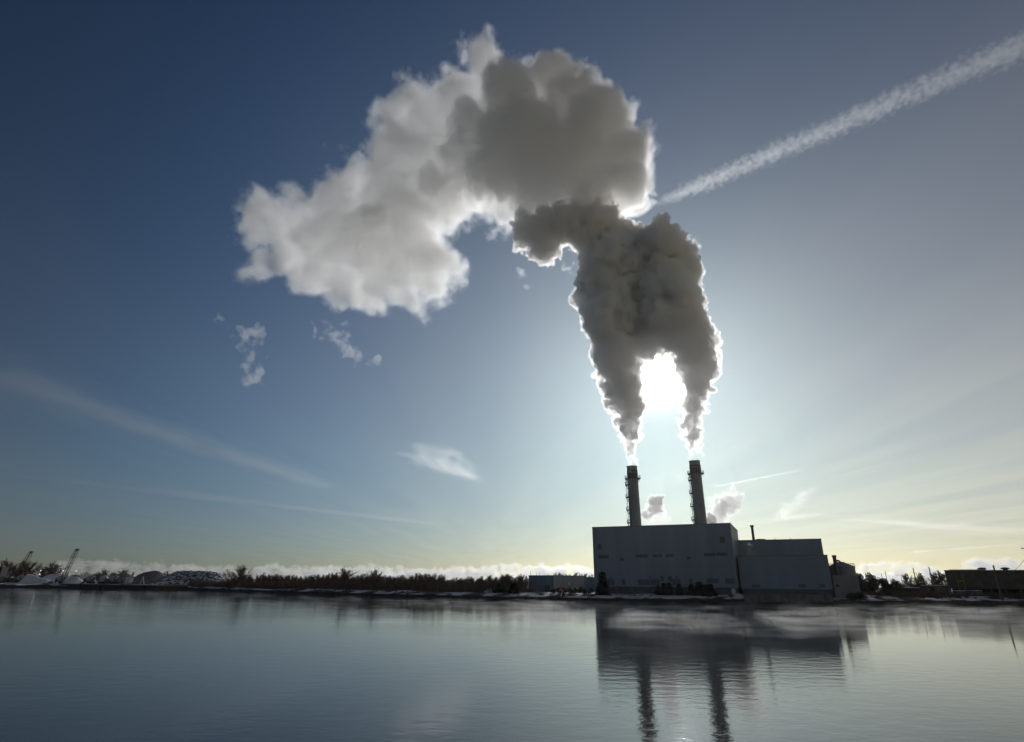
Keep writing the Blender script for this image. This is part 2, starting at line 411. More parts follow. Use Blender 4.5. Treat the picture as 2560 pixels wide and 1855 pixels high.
# ------------------------------------------------------------------ power station
PH = 27.0
_c = atZ(1825, 1309.5, PH); _d = atY(1845, 1326, _c.y+36); _v = (_d.xy-_c.xy).normalized(); _u = Vector((_v.y, -_v.x))
def along(p, u, px, py=1450):                  # where the vertical plane through p along u meets a photo column
    t = ray(px, py); k = t.x/t.y; s = (k*p.y-p.x)/(u.x-k*u.y); return p+u*s
_a = along(_c.xy, _u, 1480.6, 1324)
F1 = [tuple(_a), tuple(_c.xy), tuple(_c.xy+_v*36), tuple(_a+_v*36)]
def origin(F): return (sum(p[0] for p in F)/4, sum(p[1] for p in F)/4, 0)
def power_station():
    rt = empty('power_station', origin(F1), 0, 'tall windowless grey clad power station hall with two chimneys standing on its far side', 'power station')
    a, b = F1[0], F1[1]; L = (Vector(b)-Vector(a)).length
    MB().quadbox(F1, 4.9, PH).build('wall', MT['clad'], rt)
    ins = []
    c = Vector(origin(F1)[:2])
    for p in F1: v = Vector(p)-c; ins.append(tuple(c + v*(1-.4/v.length)))
    MB().quadbox(ins, 1.6, 4.9).build('plinth', MT['plinth'], rt)
    cap = MB()
    for i in range(4):
        p, q = F1[i], F1[(i+1) % 4]; LL = (Vector(q)-Vector(p)).length
        face_box(cap, p, q, -.1, LL+.08, PH-.05-.003*i, PH+.35+.004*i, .1, -.4)
    cap.build('parapet', MT['trim'], rt)
    seams = MB()
    for i in range(1, int(L/6)): face_box(seams, a, b, i*6-.03, i*6+.03, 4.95, PH-.1, .03)
    for z in (10.2, 15.6, 21.0): face_box(seams, a, b, .1, L-.1, z, z+.07, .026)
    seams.build('panel_seam', MT['clad'], rt)
    R1 = zr([(197,340,247,420),(205,502,348,545),(517,540,563,575),(735,490,903,528),(975,488,1043,525),(1057,488,1103,522),(1155,485,1268,520),(1450,520,1512,557),(1700,470,1868,512),(1880,465,2030,505),(1922,238,2000,322),
             (325,842,372,920),(380,842,430,920),(540,845,590,915),(765,845,930,920),(940,842,1075,920),(1085,798,1133,870),(1195,798,1247,870),(1252,840,1308,915),(1315,840,1370,915),(1487,835,1545,900),(1740,835,1910,890),(2000,830,2145,900)], 1460, 1300, 5.67)
    for r in R1: louvre(rt, a, b, r, slats=(r[3]-r[1]) > 5)
    # doors at the base
    for r in ((1495.5, 1468, 1503, 1482), (1828, 1470, 1838, 1482)):
        (u0, z1) = on_face(a, b, r[0], r[1]); u1 = on_face(a, b, r[2], r[1])[0]
        m = MB(); face_box(m, a, b, u0, min(u1, L-.3), 1.7, min(4.6, z1), .0, -.55); m.build('door', MT['white'], rt)
    # small wall lamps / vents
    for px, py in ((380, 818), (935, 812), (1313, 812)):
        m = MB(); u, z = on_face(a, b, px/5.67+1460, py/5.67+1300); face_box(m, a, b, u-.3, u+.3, z-.25, z+.25, .3)
        m.build('vent', MT['dark'], rt)
    return rt
power_station()

def clad_block(name, F, H, label, louvres=(), z0=1.6, plinth=None, cat='building'):
    rt = empty(name, origin(F), 0, label, cat)
    MB().quadbox(F, plinth or z0, H).build('wall', MT['clad'], rt)
    if plinth:
        c = Vector(origin(F)[:2]); MB().quadbox([tuple(c+(Vector(p)-c)*.985) for p in F], z0, plinth).build('plinth', MT['plinth'], rt)
    cap = MB()
    for i in range(4):
        p, q = F[i], F[(i+1) % 4]; LL = (Vector(q)-Vector(p)).length
        face_box(cap, p, q, -.1, LL+.08, H-.05-.003*i, H+.3+.004*i, .1, -.35)
    cap.build('parapet', MT['trim'], rt)
    L = (Vector(F[1])-Vector(F[0])).length; s = MB()
    for i in range(1, int(L/5)): face_box(s, F[0], F[1], i*5-.03, i*5+.03, (plinth or z0)+.1, H-.1, .03)
    s.build('panel_seam', MT['clad'], rt)
    for r in louvres: louvre(rt, F[0], F[1], r)
    return rt
def twin(pl, pr, Y, depth):
    a = atY(*pl, Y).xy; b = along(a, _u, pr[0], pr[1]); return [tuple(a), tuple(b), tuple(b+_v*depth), tuple(a+_v*depth)], (atY(*pl, Y).z + atY(*pr, b.y).z)/2
F3, H3 = twin((1843.5, 1393), (2068, 1387), _c.y+5, 17)
F2, H2 = twin((1843, 1353.5), (2052.7, 1347), _c.y+24, 18)
tb = clad_block('turbine_hall', F2, H2, 'grey clad upper hall with a thin flue pipe, set back behind the lower hall', z0=1.6)
fl = MB(); p0 = atY(1884.5, 1352, F2[0][1]+6); p1 = atY(1878, 1313, F2[0][1]+6)
fl.lathe((p0.x, p0.y, H2), [(.55, 0), (.5, p1.z-H2-.8), (.75, p1.z-H2-.75), (.75, p1.z-H2)], 12).build('flue_pipe', MT['steel'], tb)
for x in (1890, 1938, 1976.5):
    q = atY(x, 1350, F2[0][1]+5); MB().tube((q.x, q.y, H2), (q.x, q.y, H2+(1.6 if x > 1900 else 1.1)), .12, n=6).build('vent_pipe', MT['steel'], tb)
for x in (1902, 2021):
    q = atY(x, 1350, F2[0][1]+5); m = MB(); m.box((q.x, q.y, H2+.5), (3.4, 2, .9)); m.box((q.x, q.y, H2+1.05), (3.0, 1.6, .2)); m.build('roof_vent', MT['steel'], tb)
lb = clad_block('boiler_house', F3, H3, 'lower grey clad hall with three small louvres near its base and a dark plinth',
    zr([(402, 1078, 532, 1120), (1175, 1075, 1300, 1120), (1525, 1075, 1615, 1118)], 1820, 1300, 6.67), plinth=4.6)
# duct on its right flank
q = Vector(F3[1]); m = MB()
m.box((q.x+.5, q.y+4, 10.2), (1.0, 1.6, 3.0)); m.tube((q.x+.55, q.y+3.2, 8.8), (q.x+.55, q.y+3.2, 6), .3); m.build('side_duct', MT['steel'], lb)

# ------------------------------------------------------------------ chimneys
YS = 268.0
def chimney(top, base, rt_, rb, gal, plats, label):
    t = atY(*top, YS); bz = 1.6; x, y = t.x, t.y; H = t.z
    root = empty('chimney', (x, y, 0), 0, label, 'chimney', 'chimneys of the power station')
    def z_at(py): 
        k = (py-top[1])/(base[1]-top[1]); px = top[0]+(base[0]-top[0])*k; return atY(px, py, YS).z
    def rad(z): return rb + (rt_-rb)*(z-27)/(H-27)
    prof = [(rad(bz), bz)]; z = 28.0
    while z < H-1.5: prof.append((rad(z), z)); z += 2.4
    prof += [(rad(H-1.2), H-1.2), (rad(H), H), (rad(H)-.25, H), (rad(H)-.25, H-1.5)]
    sh = MB(); sh.lathe((x, y, 0), prof, 40); sh.build('shell', MT['shell'], root, smooth=False)
    zz = z_at(gal) - 3.4
    while zz > 28:
        bd = MB(); bd.lathe((x, y, 0), [(rad(zz), zz), (rad(zz)+.13, zz), (rad(zz)+.13, zz+.22), (rad(zz), zz+.22)], 40); zz -= 3.1
        bd.build('stiffener_ring', MT['shell'], root)
    for zz in (H-3.3, H-.35):
        bd = MB(); bd.lathe((x, y, 0), [(rad(zz), zz), (rad(zz)+.2, zz), (rad(zz)+.2, zz+.35), (rad(zz), zz+.35)], 40)
        bd.build('stiffener_ring', MT['shell'], root)
    cl = MB(); zg = z_at(gal)
    cl.lathe((x, y, 0), [(rad(zg+3.6)+.08, zg+.1), (rad(zg+3.6)+.1, zg+3.8)], 40, close=False); cl.build('dark_collar', MT['steel'], root)
    def platform(zp, a0, a1, ro, full, name):
        m = MB(); k = 28 if full else 8; ri = rad(zp)+.02
        for i in range(k):
            t0 = a0+(a1-a0)*i/k; t1 = a0+(a1-a0)*(i+1)/k
            pts = [(x+ri*math.cos(t0), y+ri*math.sin(t0)), (x+ro*math.cos(t0), y+ro*math.sin(t0)), (x+ro*math.cos(t1), y+ro*math.sin(t1)), (x+ri*math.cos(t1), y+ri*math.sin(t1))]
            m.quadbox(pts, zp-.3, zp)
        o = m.build(name, MT['steel'], root)
        rl = MB()
        for i in range(k+1):
            t0 = a0+(a1-a0)*i/k; px_, py_ = x+(ro-.08)*math.cos(t0), y+(ro-.08)*math.sin(t0)
            rl.tube((px_, py_, zp), (px_, py_, zp+1.3), .055, n=4)
            if i < k:
                t1 = a0+(a1-a0)*(i+1)/k; qx, qy = x+(ro-.08)*math.cos(t1), y+(ro-.08)*math.sin(t1)
                for h in (.65, 1.3): rl.tube((px_, py_, zp+h), (qx, qy, zp+h), .045, n=4)
            if i % 2 == 0: rl.tube((x+rad(zp-2)*math.cos(t0), y+rad(zp-2)*math.sin(t0), zp-2), (x+(ro-.2)*math.cos(t0), y+(ro-.2)*math.sin(t0), zp-.3), .07, n=4)
        ro_ = link('railing', rl.mesh('railing'), MT['steel'], o)
    platform(zg, 0, 2*math.pi, rad(zg)+1.25, True, 'gallery')
    for py in plats: platform(z_at(py), R(150), R(215), rad(z_at(py))+1.25, False, 'landing')
    ld = MB(); ang = R(182)
    zs = [zg] + [z_at(p) for p in plats] + [27.5]
    for i, (zt, zb) in enumerate(zip(zs, zs[1:])):
        r0 = .55
        for s_ in (-.22, .22):
            ld.tube((x+(rad(zb)+r0)*math.cos(ang+s_/3), y+(rad(zb)+r0)*math.sin(ang+s_/3), zb), (x+(rad(zt)+r0)*math.cos(ang+s_/3), y+(rad(zt)+r0)*math.sin(ang+s_/3), zt), .07, n=4)
        zc = zb+1.0
        while zc < zt-.6:
            rr = rad(zc)+r0
            ld.tube((x+rr*math.cos(ang-.08), y+rr*math.sin(ang-.08), zc), (x+rr*math.cos(ang+.08), y+rr*math.sin(ang+.08), zc), .05, n=4)
            for a1_, a2_ in ((-.08, -.2), (-.2, .2), (.2, .08)):
                ra = rr if abs(a1_) < .1 else rr+.6; rb_ = rr if abs(a2_) < .1 else rr+.6
                ld.tube((x+ra*math.cos(ang+a1_), y+ra*math.sin(ang+a1_), zc), (x+rb_*math.cos(ang+a2_), y+rb_*math.sin(ang+a2_), zc), .045, n=4)
            zc += .9
    ld.build('ladder', MT['steel'], root)
    MB().tube((x+1.2, y-1.2, H-.6), (x+1.2, y-1.2, H+1.1), .07, n=5).build('lightning_rod', MT['steel'], root)
def z8(y): return y/8.215+1140
chimney((1579.6, z8(212)), (1591.7, z8(1470)), 2.32, 2.62, z8(462), [z8(590), z8(845), z8(1105), z8(1368)], 'shorter left chimney with a round gallery and side ladder, steam pouring from it')
chimney((1736, z8(104)), (1752.4, z8(1412)), 2.42, 2.75, z8(360), [z8(495), z8(760), z8(1030), z8(1308)], 'taller right chimney with a round gallery and side ladder, steam pouring from it')

# ------------------------------------------------------------------ tank and stub building right of the plant
def tank_house():
    Yt = F3[1][1]+12; c = atY(2107, 1440, Yt); s = scaleY(2107, 1440, Yt); r = 30*s
    zt = atY(2107, 1418.5, Yt).z; zc = atY(2107, 1409, Yt).z
    rt = empty('storage_tank', (c.x, c.y, 0), 0, 'round grey tank with a shallow cone roof and looped pipe beside the lower hall', 'tank')
    m = MB(); m.lathe((c.x, c.y, 0), [(r, 2), (r, zt)], 48); m.build('tank_shell', MT['shell'], rt)
    m = MB(); m.lathe((c.x, c.y, 0), [(r+.15, zt), (r+.15, zt+.25), (1.0, zc+.6), (0.3, zc+.7)], 48); m.build('cone_roof', MT['trim'], rt)
    b = MB()
    for z in (zt-.2, (zt+2)*.55, zt*.75): b.lathe((c.x, c.y, 0), [(r, z), (r+.12, z), (r+.12, z+.2), (r, z+.2)], 48)
    b.build('band', MT['shell'], rt)
    rl = MB()
    for i in range(30):
        t0 = 2*math.pi*i/30; t1 = 2*math.pi*(i+1)/30; A = (c.x+r*math.cos(t0), c.y+r*math.sin(t0)); B = (c.x+r*math.cos(t1), c.y+r*math.sin(t1))
        rl.tube((*A, zt+.2), (*A, zt+1.3), .06, n=4); rl.tube((*A, zt+1.3), (*B, zt+1.3), .05, n=4)
    rl.build('railing', MT['steel'], rt)
    pm = MB(); k = atY(2097, 1412, Yt-3); rr = 4.6*s; pv = None
    for i in range(13):
        t = math.pi*i/12*1.05; q = (k.x+rr*math.cos(t), k.y, zc-.3+rr*math.sin(t)+.6)
        if pv: pm.tube(pv, q, .28, n=8)
        pv = q
    pm.build('looped_pipe', MT['steel'], rt)
    v0 = atY(2089.5, 1415, Yt-r-1); v1 = atY(2085.5, 1388, Yt-r-1)
    fp = MB(); fp.lathe((v0.x, v0.y, 0), [(.62, 2), (.62, v1.z-.6), (.75, v1.z-.6), (.75, v1.z)], 16)
    o = fp.build('exhaust_flue', MT['steel']); tag(o, 'dark upright exhaust flue pipe standing in front of the round tank', 'flue')
    Yb = F3[1][1]+4; a = atY(2088, 1485, Yb); b_ = atY(2153, 1485, Yb); ht = atY(2120, 1440.5, Yb).z; hl = atY(2150, 1443, Yb).z
    Fb = foot2(a, b_, 9)
    rb_ = empty('pump_house', origin(Fb), 0, 'small plain grey annex below the round tank, right of the big halls', 'building')
    MB().quadbox(Fb, 1.6, ht).build('wall', MT['annex'], rb_)
    w_ = MB(); cap = face_box(w_, Fb[0], Fb[1], -.1, (b_-a).length+.1, ht, ht+.25, .1, -8.8); w_.build('roof', MT['trim'], rb_)
    for r_ in ((2088.5, 1461, 2099, 1467),):
        louvre(rb_, Fb[0], Fb[1], r_, 'window', 'dark', slats=False)
tank_house()

# ------------------------------------------------------------------ low annex left of the hall
def annex():
    Ya = 262.0
    a = atY(1322, 1480, Ya); c = atY(1385, 1480, 251.0); d = atY(1462, 1480, 279.0); H = 8.75
    n1 = Vector((-(c-a).y, (c-a).x)).normalized(); back = d.xy + Vector((a.xy-c.xy))
    F = [(a.x, a.y), (c.x, c.y), (d.x, d.y), (d.x-14, d.y+16), (a.x+2, a.y+26)]
    ox = sum(p[0] for p in F)/5; oy = sum(p[1] for p in F)/5
    rt = empty('workshop_building', (ox, oy, 0), 0, 'low flat roofed grey workshop with an orange panel, left of the tall hall', 'building')
    MB().quadbox(F, 1.6, H).build('wall', MT['clad'], rt)
    m = MB()
    for i in range(5):
        p, q = F[i], F[(i+1) % 5]; face_box(m, p, q, -.1, (Vector(q)-Vector(p)).length+.08, H-.04-.003*i, H+.2+.004*i, .1, -.3)
    m.build('parapet', MT['trim'], rt)
    louvre(rt, F[0], F[1], (1362, 1463, 1376, 1482.5), 'roller_door', 'louvre')
    louvre(rt, F[1], F[2], (1391.5, 1453, 1396, 1459), 'window', 'glass', False)
    louvre(rt, F[1], F[2], (1399.5, 1464, 1405, 1481), 'panel', 'orange', False)
    for r in ((1412, 1464.5, 1417.5, 1471), (1421, 1464, 1425, 1472), (1433, 1465.5, 1438, 1471.5), (1420, 1455, 1425.5, 1462), (1433, 1455.5, 1436.5, 1459)):
        louvre(rt, F[1], F[2], r, 'window', 'glass', False)
    for px, h in ((1326.5, 1.9), (1341, 1.3), (1348, 1.5), (1364, .6), (1371, .8)):
        q = atY(px, 1445, Ya+3); MB().tube((q.x, q.y, H), (q.x, q.y, H+h), .09, n=5).build('vent_pipe', MT['steel'], rt)
    # link block to the hall
    a = atY(1459, 1480, 282.0); b = atY(1490, 1480, 282.0); z = atY(1470, 1446.5, 282).z
    Fb = foot2(a, b, 12); rb_ = empty('link_building', origin(Fb), 0, 'small low grey block joining the workshop to the tall hall', 'building')
    MB().quadbox(Fb, 1.6, z).build('wall', MT['clad'], rb_); MB().quadbox([(Vector(p)+Vector((0, .3))) for p in foot2(a.lerp(b, .12), b, 8)], z, z+.5).build('roof', MT['trim'], rb_)
annex()

# ------------------------------------------------------------------ concrete wall by the quay in front of the lower hall
def bank_wall():
    a = atZ(1862, 1501, 1.7); b = atZ(2083, 1502.5, 1.7); u = (b-a); L = u.length; u.normalize()
    m = MB(); k = 12
    for i in range(k):
        p = a+u*(L*i/k+.05); q = a+u*(L*(i+1)/k-.05); n = Vector((-u.y, u.x, 0))*.4
        m.quadbox([(p.x, p.y), (q.x, q.y), (q.x+n.x, q.y+n.y), (p.x+n.x, p.y+n.y)], 1.3, 3.45)
    tag(m.build('concrete_wall', MT['concrete']), 'long pale concrete panel wall between the quay and the lower hall', 'wall')
bank_wall()

# ------------------------------------------------------------------ brown warehouse at the right edge
def warehouse():
    Yw = 240.0; a = atY(2372, 1475, Yw); sd = Vector((a.x, a.y)).normalized(); sd = Vector((sd.x*1.02, sd.y*.98)).normalized(); b2 = along(a.xy, Vector((sd.y, -sd.x)), 2760); b = Vector((b2.x, b2.y, a.z))
    H = (atY(2372, 1428.5, Yw).z*2 + atY(2560, 1424, along(a.xy, Vector((sd.y, -sd.x)), 2560).y).z)/3; zb = 5.0
    F = foot2(a, b, 30)
    rt = empty('warehouse', origin(F), 0, 'long dark brown warehouse with mushroom roof vents at the right edge', 'warehouse')
    L = (b-a).length
    MB().quadbox(F, zb, H).build('wall', MT['brick'], rt)
    c = Vector(origin(F)[:2]); back = [F[0], F[1], F[2], F[3]]
    sr = Vector((sd.y, -sd.x)); inn = foot2(Vector((*(Vector(F[0])+sr+sd*9), 0)), Vector((*(Vector(F[1])-sr+sd*9), 0)), 18)
    MB().quadbox(inn, 1.6, zb).build('ground_floor', MT['dark'], rt)
    m = MB()
    for i in range(4):
        p, q = F[i], F[(i+1) % 4]; face_box(m, p, q, -.15, (Vector(q)-Vector(p)).length+.12, H-.02-.003*i, H+.28+.004*i, .15, -.5)
    m.build('roof_edge', MT['trim'], rt)
    u = (Vector(F[1])-Vector(F[0])).normalized()
    for i in range(15):
        p = Vector(F[0])+u*(.6+i*4.2) + sd*.6; MB().box((p.x, p.y, (1.6+zb)/2), (.32, .32, zb-1.6)).build('column', MT['steel'], rt)
    for px in (2455, 2513, 2600):
        q3 = along(Vector(F[0])+sd*4, Vector((sd.y, -sd.x)), px, 1424); q = Vector((q3.x, q3.y, 0)); k = MB(); k.lathe((q.x, q.y, H), [(.75, 0), (.75, .55), (1.35, .6), (1.5, .85), (1.0, 1.2), (.2, 1.3)], 20); k.build('roof_ventilator', MT['steel'], rt)
    m = MB(); p = Vector(F[0]); face_box(m, F[0], F[1], 3.2, 5.6, zb+2.5, zb+3.0, 1.0); face_box(m, F[0], F[1], 3.4, 3.6, zb-1, zb+5, .6); face_box(m, F[0], F[1], 5.3, 5.5, zb-1, zb+5, .6)
    m.build('hoist_frame', MT['yellow'], rt)
    sn = MB(); face_box(sn, F[0], F[1], 1.5, 13, H+.32, H+.5, .05, -2); sn.build('roof_snow', MT['snow'], rt)
warehouse()
def pole(name, px0, py0, px1, py1, Y, r, label, cat='pole', group=None, lamp=False):
    t = atY(px0, py0, Y); z0 = 1.9
    rt = empty(name, (t.x, t.y, z0), 0, label, cat, group)
    MB().tube((t.x, t.y, z0), (t.x, t.y, t.z), r*1.15, r*.8, n=8).build('post', MT['steel'], rt)
    if lamp:
        MB().tube((t.x, t.y, t.z-.1), (t.x-1.4, t.y, t.z+.25), .07, n=5).build('arm', MT['steel'], rt)
        MB().box((t.x-1.8, t.y, t.z+.22), (1.0, .4, .16)).build('lamp_head', MT['white'], rt)
    return rt
G = 'bare poles between the plant and the warehouse'
pole('utility_pole', 2282.5, 1420, 2295, 1462, 262, .22, 'shorter bare wooden pole left of the taller pole near the brown warehouse', group=G)
pole('utility_pole', 2322, 1417, 2335, 1463, 258, .24, 'taller bare wooden pole nearest the left end of the brown warehouse', group=G)
pole('utility_pole', 2203, 1433, 2206, 1450, 300, .16, 'short thin pole rising behind the leafy trees, left one of two', group=G)
pole('utility_pole', 2212.5, 1428, 2216, 1450, 300, .16, 'thin pole rising behind the leafy trees, right one of two', group=G)
pole('utility_pole', 2483, 1413, 2505, 1488, 195, .25, 'grey pole standing in front of the brown warehouse wall between roof vents', group=G)
pole('street_lamp', 2252, 1439, 2256, 1455, 280, .12, 'small single arm street lamp above the leafy trees', 'street lamp', lamp=True, group='street lamps by the trees')
pole('street_lamp', 2291, 1433, 2295, 1455, 275, .12, 'single arm street lamp beside the shorter bare pole', 'street lamp', lamp=True, group='street lamps by the trees')
def power_pole():
    t = atY(2562, 1364, 215); x, y, H = t.x, t.y, t.z
    rt = empty('power_pole', (x, y, 1.8), 0, 'tall power pole with crossarm and hanging wire at the right edge', 'power pole')
    MB().tube((x, y, 1.8), (x, y, H), .26, .16, n=8).build('post', MT['bark'], rt)
    MB().box((x, y, H-1), (3.2, .2, .22)).build('crossarm', MT['bark'], rt)
    for s in (-1.3, -.5, .5, 1.3): MB().lathe((x+s, y, H-.9), [(.08, 0), (.13, .12), (.08, .3)], 8).build('insulator', MT['white'], rt)
    m = MB(); A = Vector((x-.3, y, H-3.2)); B = atY(2519, 1432, 232); B.z = max(B.z, 11); pv = A
    for i in range(1, 15):
        k = i/14; q = A.lerp(B, k); q.z -= 2.2*4*k*(1-k)*.6; m.tube(pv, q, .06, n=4); pv = q
    m.build('wire', MT['steel'], rt)
power_pole()

# ------------------------------------------------------------------ vegetation
def rnd_dir(base, spread):
    d = Vector(base).normalized() + Vector((random.gauss(0, 1), random.gauss(0, 1), random.gauss(0, .6)))*spread
    return d.normalized()
def bare_proto(h, spread, n1, seed, name='bare_tree', trunk_frac=.75, low=.2, thick=1.0):
    random.seed(seed)
    tr = MB(); cr = MB(); pts = [Vector((0, 0, -.3))]; segs = 5
    for i in range(1, segs+1): pts.append(pts[-1] + Vector((random.gauss(0, .02)*h, random.gauss(0, .02)*h, h*trunk_frac/segs)))
    r = lambda z: thick*max(.03*h**.6*.55*(1-z/h)**.9, .05)
    for a, b in zip(pts, pts[1:]): tr.tube(a, b, r(max(0, a.z)), r(b.z), n=6, caps=False)
    def at(k):
        f = k*segs; i = min(int(f), segs-1); return pts[i].lerp(pts[i+1], f-i)
    for i in range(n1):
        k = low + (1-low)*(i+random.random())/n1; p = at(min(k, 1)); az = random.uniform(0, 2*math.pi)
        up = .7+.9*k; d = Vector((math.cos(az)*spread, math.sin(az)*spread, up)).normalized(); L = h*(1-k*.62)*random.uniform(.28, .48)
        q = p; rr = r(p.z)*.5
        for s in range(3):
            q2 = q + rnd_dir(d, .16)*L/3; cr.tube(q, q2, max(rr*(1-s*.28), .045*thick), max(rr*(.72-s*.25), .04*thick), n=4, caps=False)
            for t in range(3):
                b0 = q.lerp(q2, random.random()); d2 = rnd_dir(d, .5); L2 = L*random.uniform(.25, .5); b1 = b0+d2*L2
                cr.tube(b0, b1, .05*thick, .035*thick, n=3, caps=False)
                for u in range(4):
                    c0 = b0.lerp(b1, random.random()); c1 = c0+rnd_dir(d2+Vector((0, 0, .3)), .5)*L2*random.uniform(.4, .8); cr.tube(c0, c1, .036*thick, .025*thick, n=3, caps=False)
            q = q2
    return (tr.mesh('trunk'), cr.mesh('crown'))
def clump_mesh(blobs, n, size, flat=.0, seed=1):
    random.seed(seed); v = []; f = []
    vols = [b[1]**3 for b in blobs]
    for _ in range(n):
        c, r = random.choices(blobs, vols)[0]; d = Vector((random.gauss(0, 1), random.gauss(0, 1), random.gauss(0, 1))).normalized()*r*random.random()**.45
        p = Vector(c)+d; s = size*random.uniform(.6, 1.4)
        a = Vector((random.gauss(0, 1), random.gauss(0, 1), random.gauss(0, 1))).normalized(); b = a.orthogonal().normalized()
        o = len(v); v += [tuple(p-a*s), tuple(p+b*s*.7), tuple(p+a*s), tuple(p-b*s*.7)]; f.append((o, o+1, o+2, o+3))
    me = bpy.data.meshes.new('crown'); me.from_pydata(v, [], f); me.update(); return me
def conifer_proto(h, rb, seed):
    random.seed(seed); tr = MB(); tr.tube((0, 0, -.3), (0, 0, h*.95), .05*h*.35, .03, n=6)
    v = []; f = []
    k = 36
    for i in range(k):
        z = h*(.06+.92*i/k); rr = rb*(1-z/h)**.85*random.uniform(.8, 1.15)+.08; m = max(6, int(20*(1-i/k)))
        for j in range(m):
            az = random.uniform(0, 2*math.pi); L = rr*random.uniform(.6, 1.15); d = Vector((math.cos(az), math.sin(az), -.18-.2*random.random()))
            for t in range(5):
                p = Vector((0, 0, z))+d*L*(t+.6)/5; s = .30*h**.35*(1.15-t/9)
                a = Vector((random.gauss(0, 1), random.gauss(0, 1), random.gauss(0, .5))).normalized()*s*1.3; b = d.cross(Vector((0, 0, 1))).normalized()*s*.8
                o = len(v); v += [tuple(p-a), tuple(p+b), tuple(p+a), tuple(p-b)]; f.append((o, o+1, o+2, o+3))
    me = bpy.data.meshes.new('crown'); me.from_pydata(v, [], f); me.update(); return tr.mesh('trunk'), me
def leafy_proto(h, w_, seed, n=4200):
    random.seed(seed); tr = MB(); tr.tube((0, 0, -.3), (0, 0, h*.55), .035*h, .02*h, n=6)
    blobs = []
    for i in range(11):
        az = random.uniform(0, 6.28); k = random.uniform(0, 1)**.6*w_*.5; z = h*random.uniform(.28, .84); r = w_*random.uniform(.16, .27)
        c = (math.cos(az)*k, math.sin(az)*k, z); blobs.append((c, r)); tr.tube((0, 0, h*.2+z*.2), c, .016*h, .006*h, n=4, caps=False)
    blobs.append(((0, 0, h*.86), w_*.17))
    return tr.mesh('trunk'), clump_mesh(blobs, n, .22, seed=seed)
def norm_h(ms, h):                              # scale a prototype so that its very top is at height h
    co = [v.co for m in ms for v in m.vertices]; k = h/max(c.z for c in co)
    for m in ms:
        for v in m.vertices: v.co *= k
    return ms
def plant(name, meshes, loc, s, rz, label, cat='tree', group=None, mats=('bark', 'twig'), sx=1.0):
    rt = bpy.data.objects.new(name, None); C.objects.link(rt); rt.location = loc; rt.scale = (s*sx, s*sx, s); rt.rotation_euler = (0, 0, rz); rt.empty_display_size = .1
    tag(rt, label, cat, group)
    for me, nm, mt in zip(meshes, ('trunk', 'crown'), mats):
        if not len(me.materials): me.materials.append(MT[mt])
        o = bpy.data.objects.new(nm, me); C.objects.link(o); o.parent = rt
    return rt
slim = [bare_proto(12, .55, 19, 11+i, low=.05, thick=1.15) for i in range(6)]
wide = [bare_proto(12, .95, 26, 31+i, trunk_frac=.5, low=.12, thick=1.15) for i in range(3)]
con = [conifer_proto(6, 2.4, 51), conifer_proto(6, 2.0, 52), conifer_proto(6, 1.4, 53)]
lea = [leafy_proto(8, 8.5, 61), leafy_proto(8, 7, 62), leafy_proto(8, 5.5, 63)]
shr = [bare_proto(3, 1.1, 9, 71, trunk_frac=.3, low=.05, thick=.9), bare_proto(3, 1.3, 9, 72, trunk_frac=.25, low=.05, thick=.9)]
for ms in slim+wide: norm_h(ms, 12)
for ms in con: norm_h(ms, 6)
for ms in lea: norm_h(ms, 8)
for ms in shr: norm_h(ms, 3)
random.seed(99)
def shoreY(px):                                 # forward distance of the shoreline under a photo column
    best = None
    for a, b in zip(SP, SP[1:]):
        for p in (a,):
            pass
    t = ray(px, 1490); k = t.x/t.y
    for a, b in zip(SP, SP[1:]):
        fa = a.x-k*a.y; fb = b.x-k*b.y
        if fa <= 0 <= fb: return a.lerp(b, fa/(fa-fb)).y
    return 230
def tree_at(px, top, back, meshes, name, label, group=None, h0=12.0, mats=('bark', 'twig'), sx=1.0, cat='tree'):
    Y = shoreY(px)+back; base = atY(px, 1465, Y); H = atY(px, top, Y).z - 1.9
    return plant(name, meshes, (base.x, base.y, 1.9), max(.2, H/h0), random.uniform(0, 6.28), label, cat, group, mats, sx)
# treeline profile: photo column -> top row
def prof(px, P):
    for (x0, y0), (x1, y1) in zip(P, P[1:]):
        if x0 <= px <= x1: return y0+(y1-y0)*(px-x0)/(x1-x0)
    return P[-1][1]
TL = [(560, 1448), (600, 1440), (625, 1436), (660, 1434), (800, 1438), (830, 1432), (900, 1438), (930, 1434), (1000, 1439), (1070, 1432), (1095, 1437), (1140, 1444), (1200, 1440), (1235, 1438), (1305, 1440), (1320, 1447)]
GL = 'bare trees of the far shore treeline'
px = 556.0
while px < 1318:
    for rowk in range(2):
        top = prof(px, TL) + random.choice((-4, -2, 0, 1, 3, 6)) + random.uniform(-2, 3) + rowk*3
        tree_at(px+random.uniform(-3, 3), top, 26+rowk*16+random.uniform(-6, 8), random.choice(slim), 'bare_tree', 'slim leafless tree standing in the dense row along the snowy far shore', GL, sx=random.uniform(1.1, 1.9))
    px += 7.4
for px_, top, sx, lab in ((590, 1417, 1.35, 'wide spreading leafless tree just right of the snowy flat topped mound'), (862, 1420, 1.2, 'tallest spreading leafless tree in the middle of the treeline'),
        (934, 1423, 1.0, 'rounded leafless tree standing above the treeline, second tall one from the middle'), (1262, 1438, 1.2, 'dense leafless tree left of the low workshop, nearer to the snow pile'), (1296, 1439, 1.2, 'dense leafless tree closest to the low workshop')):
    tree_at(px_, top-6, 16, wide[int(px_) % 3], 'bare_tree', lab, 'taller bare trees in the treeline', sx=sx)
LT = 'rounded bare trees above the yard at the left edge'
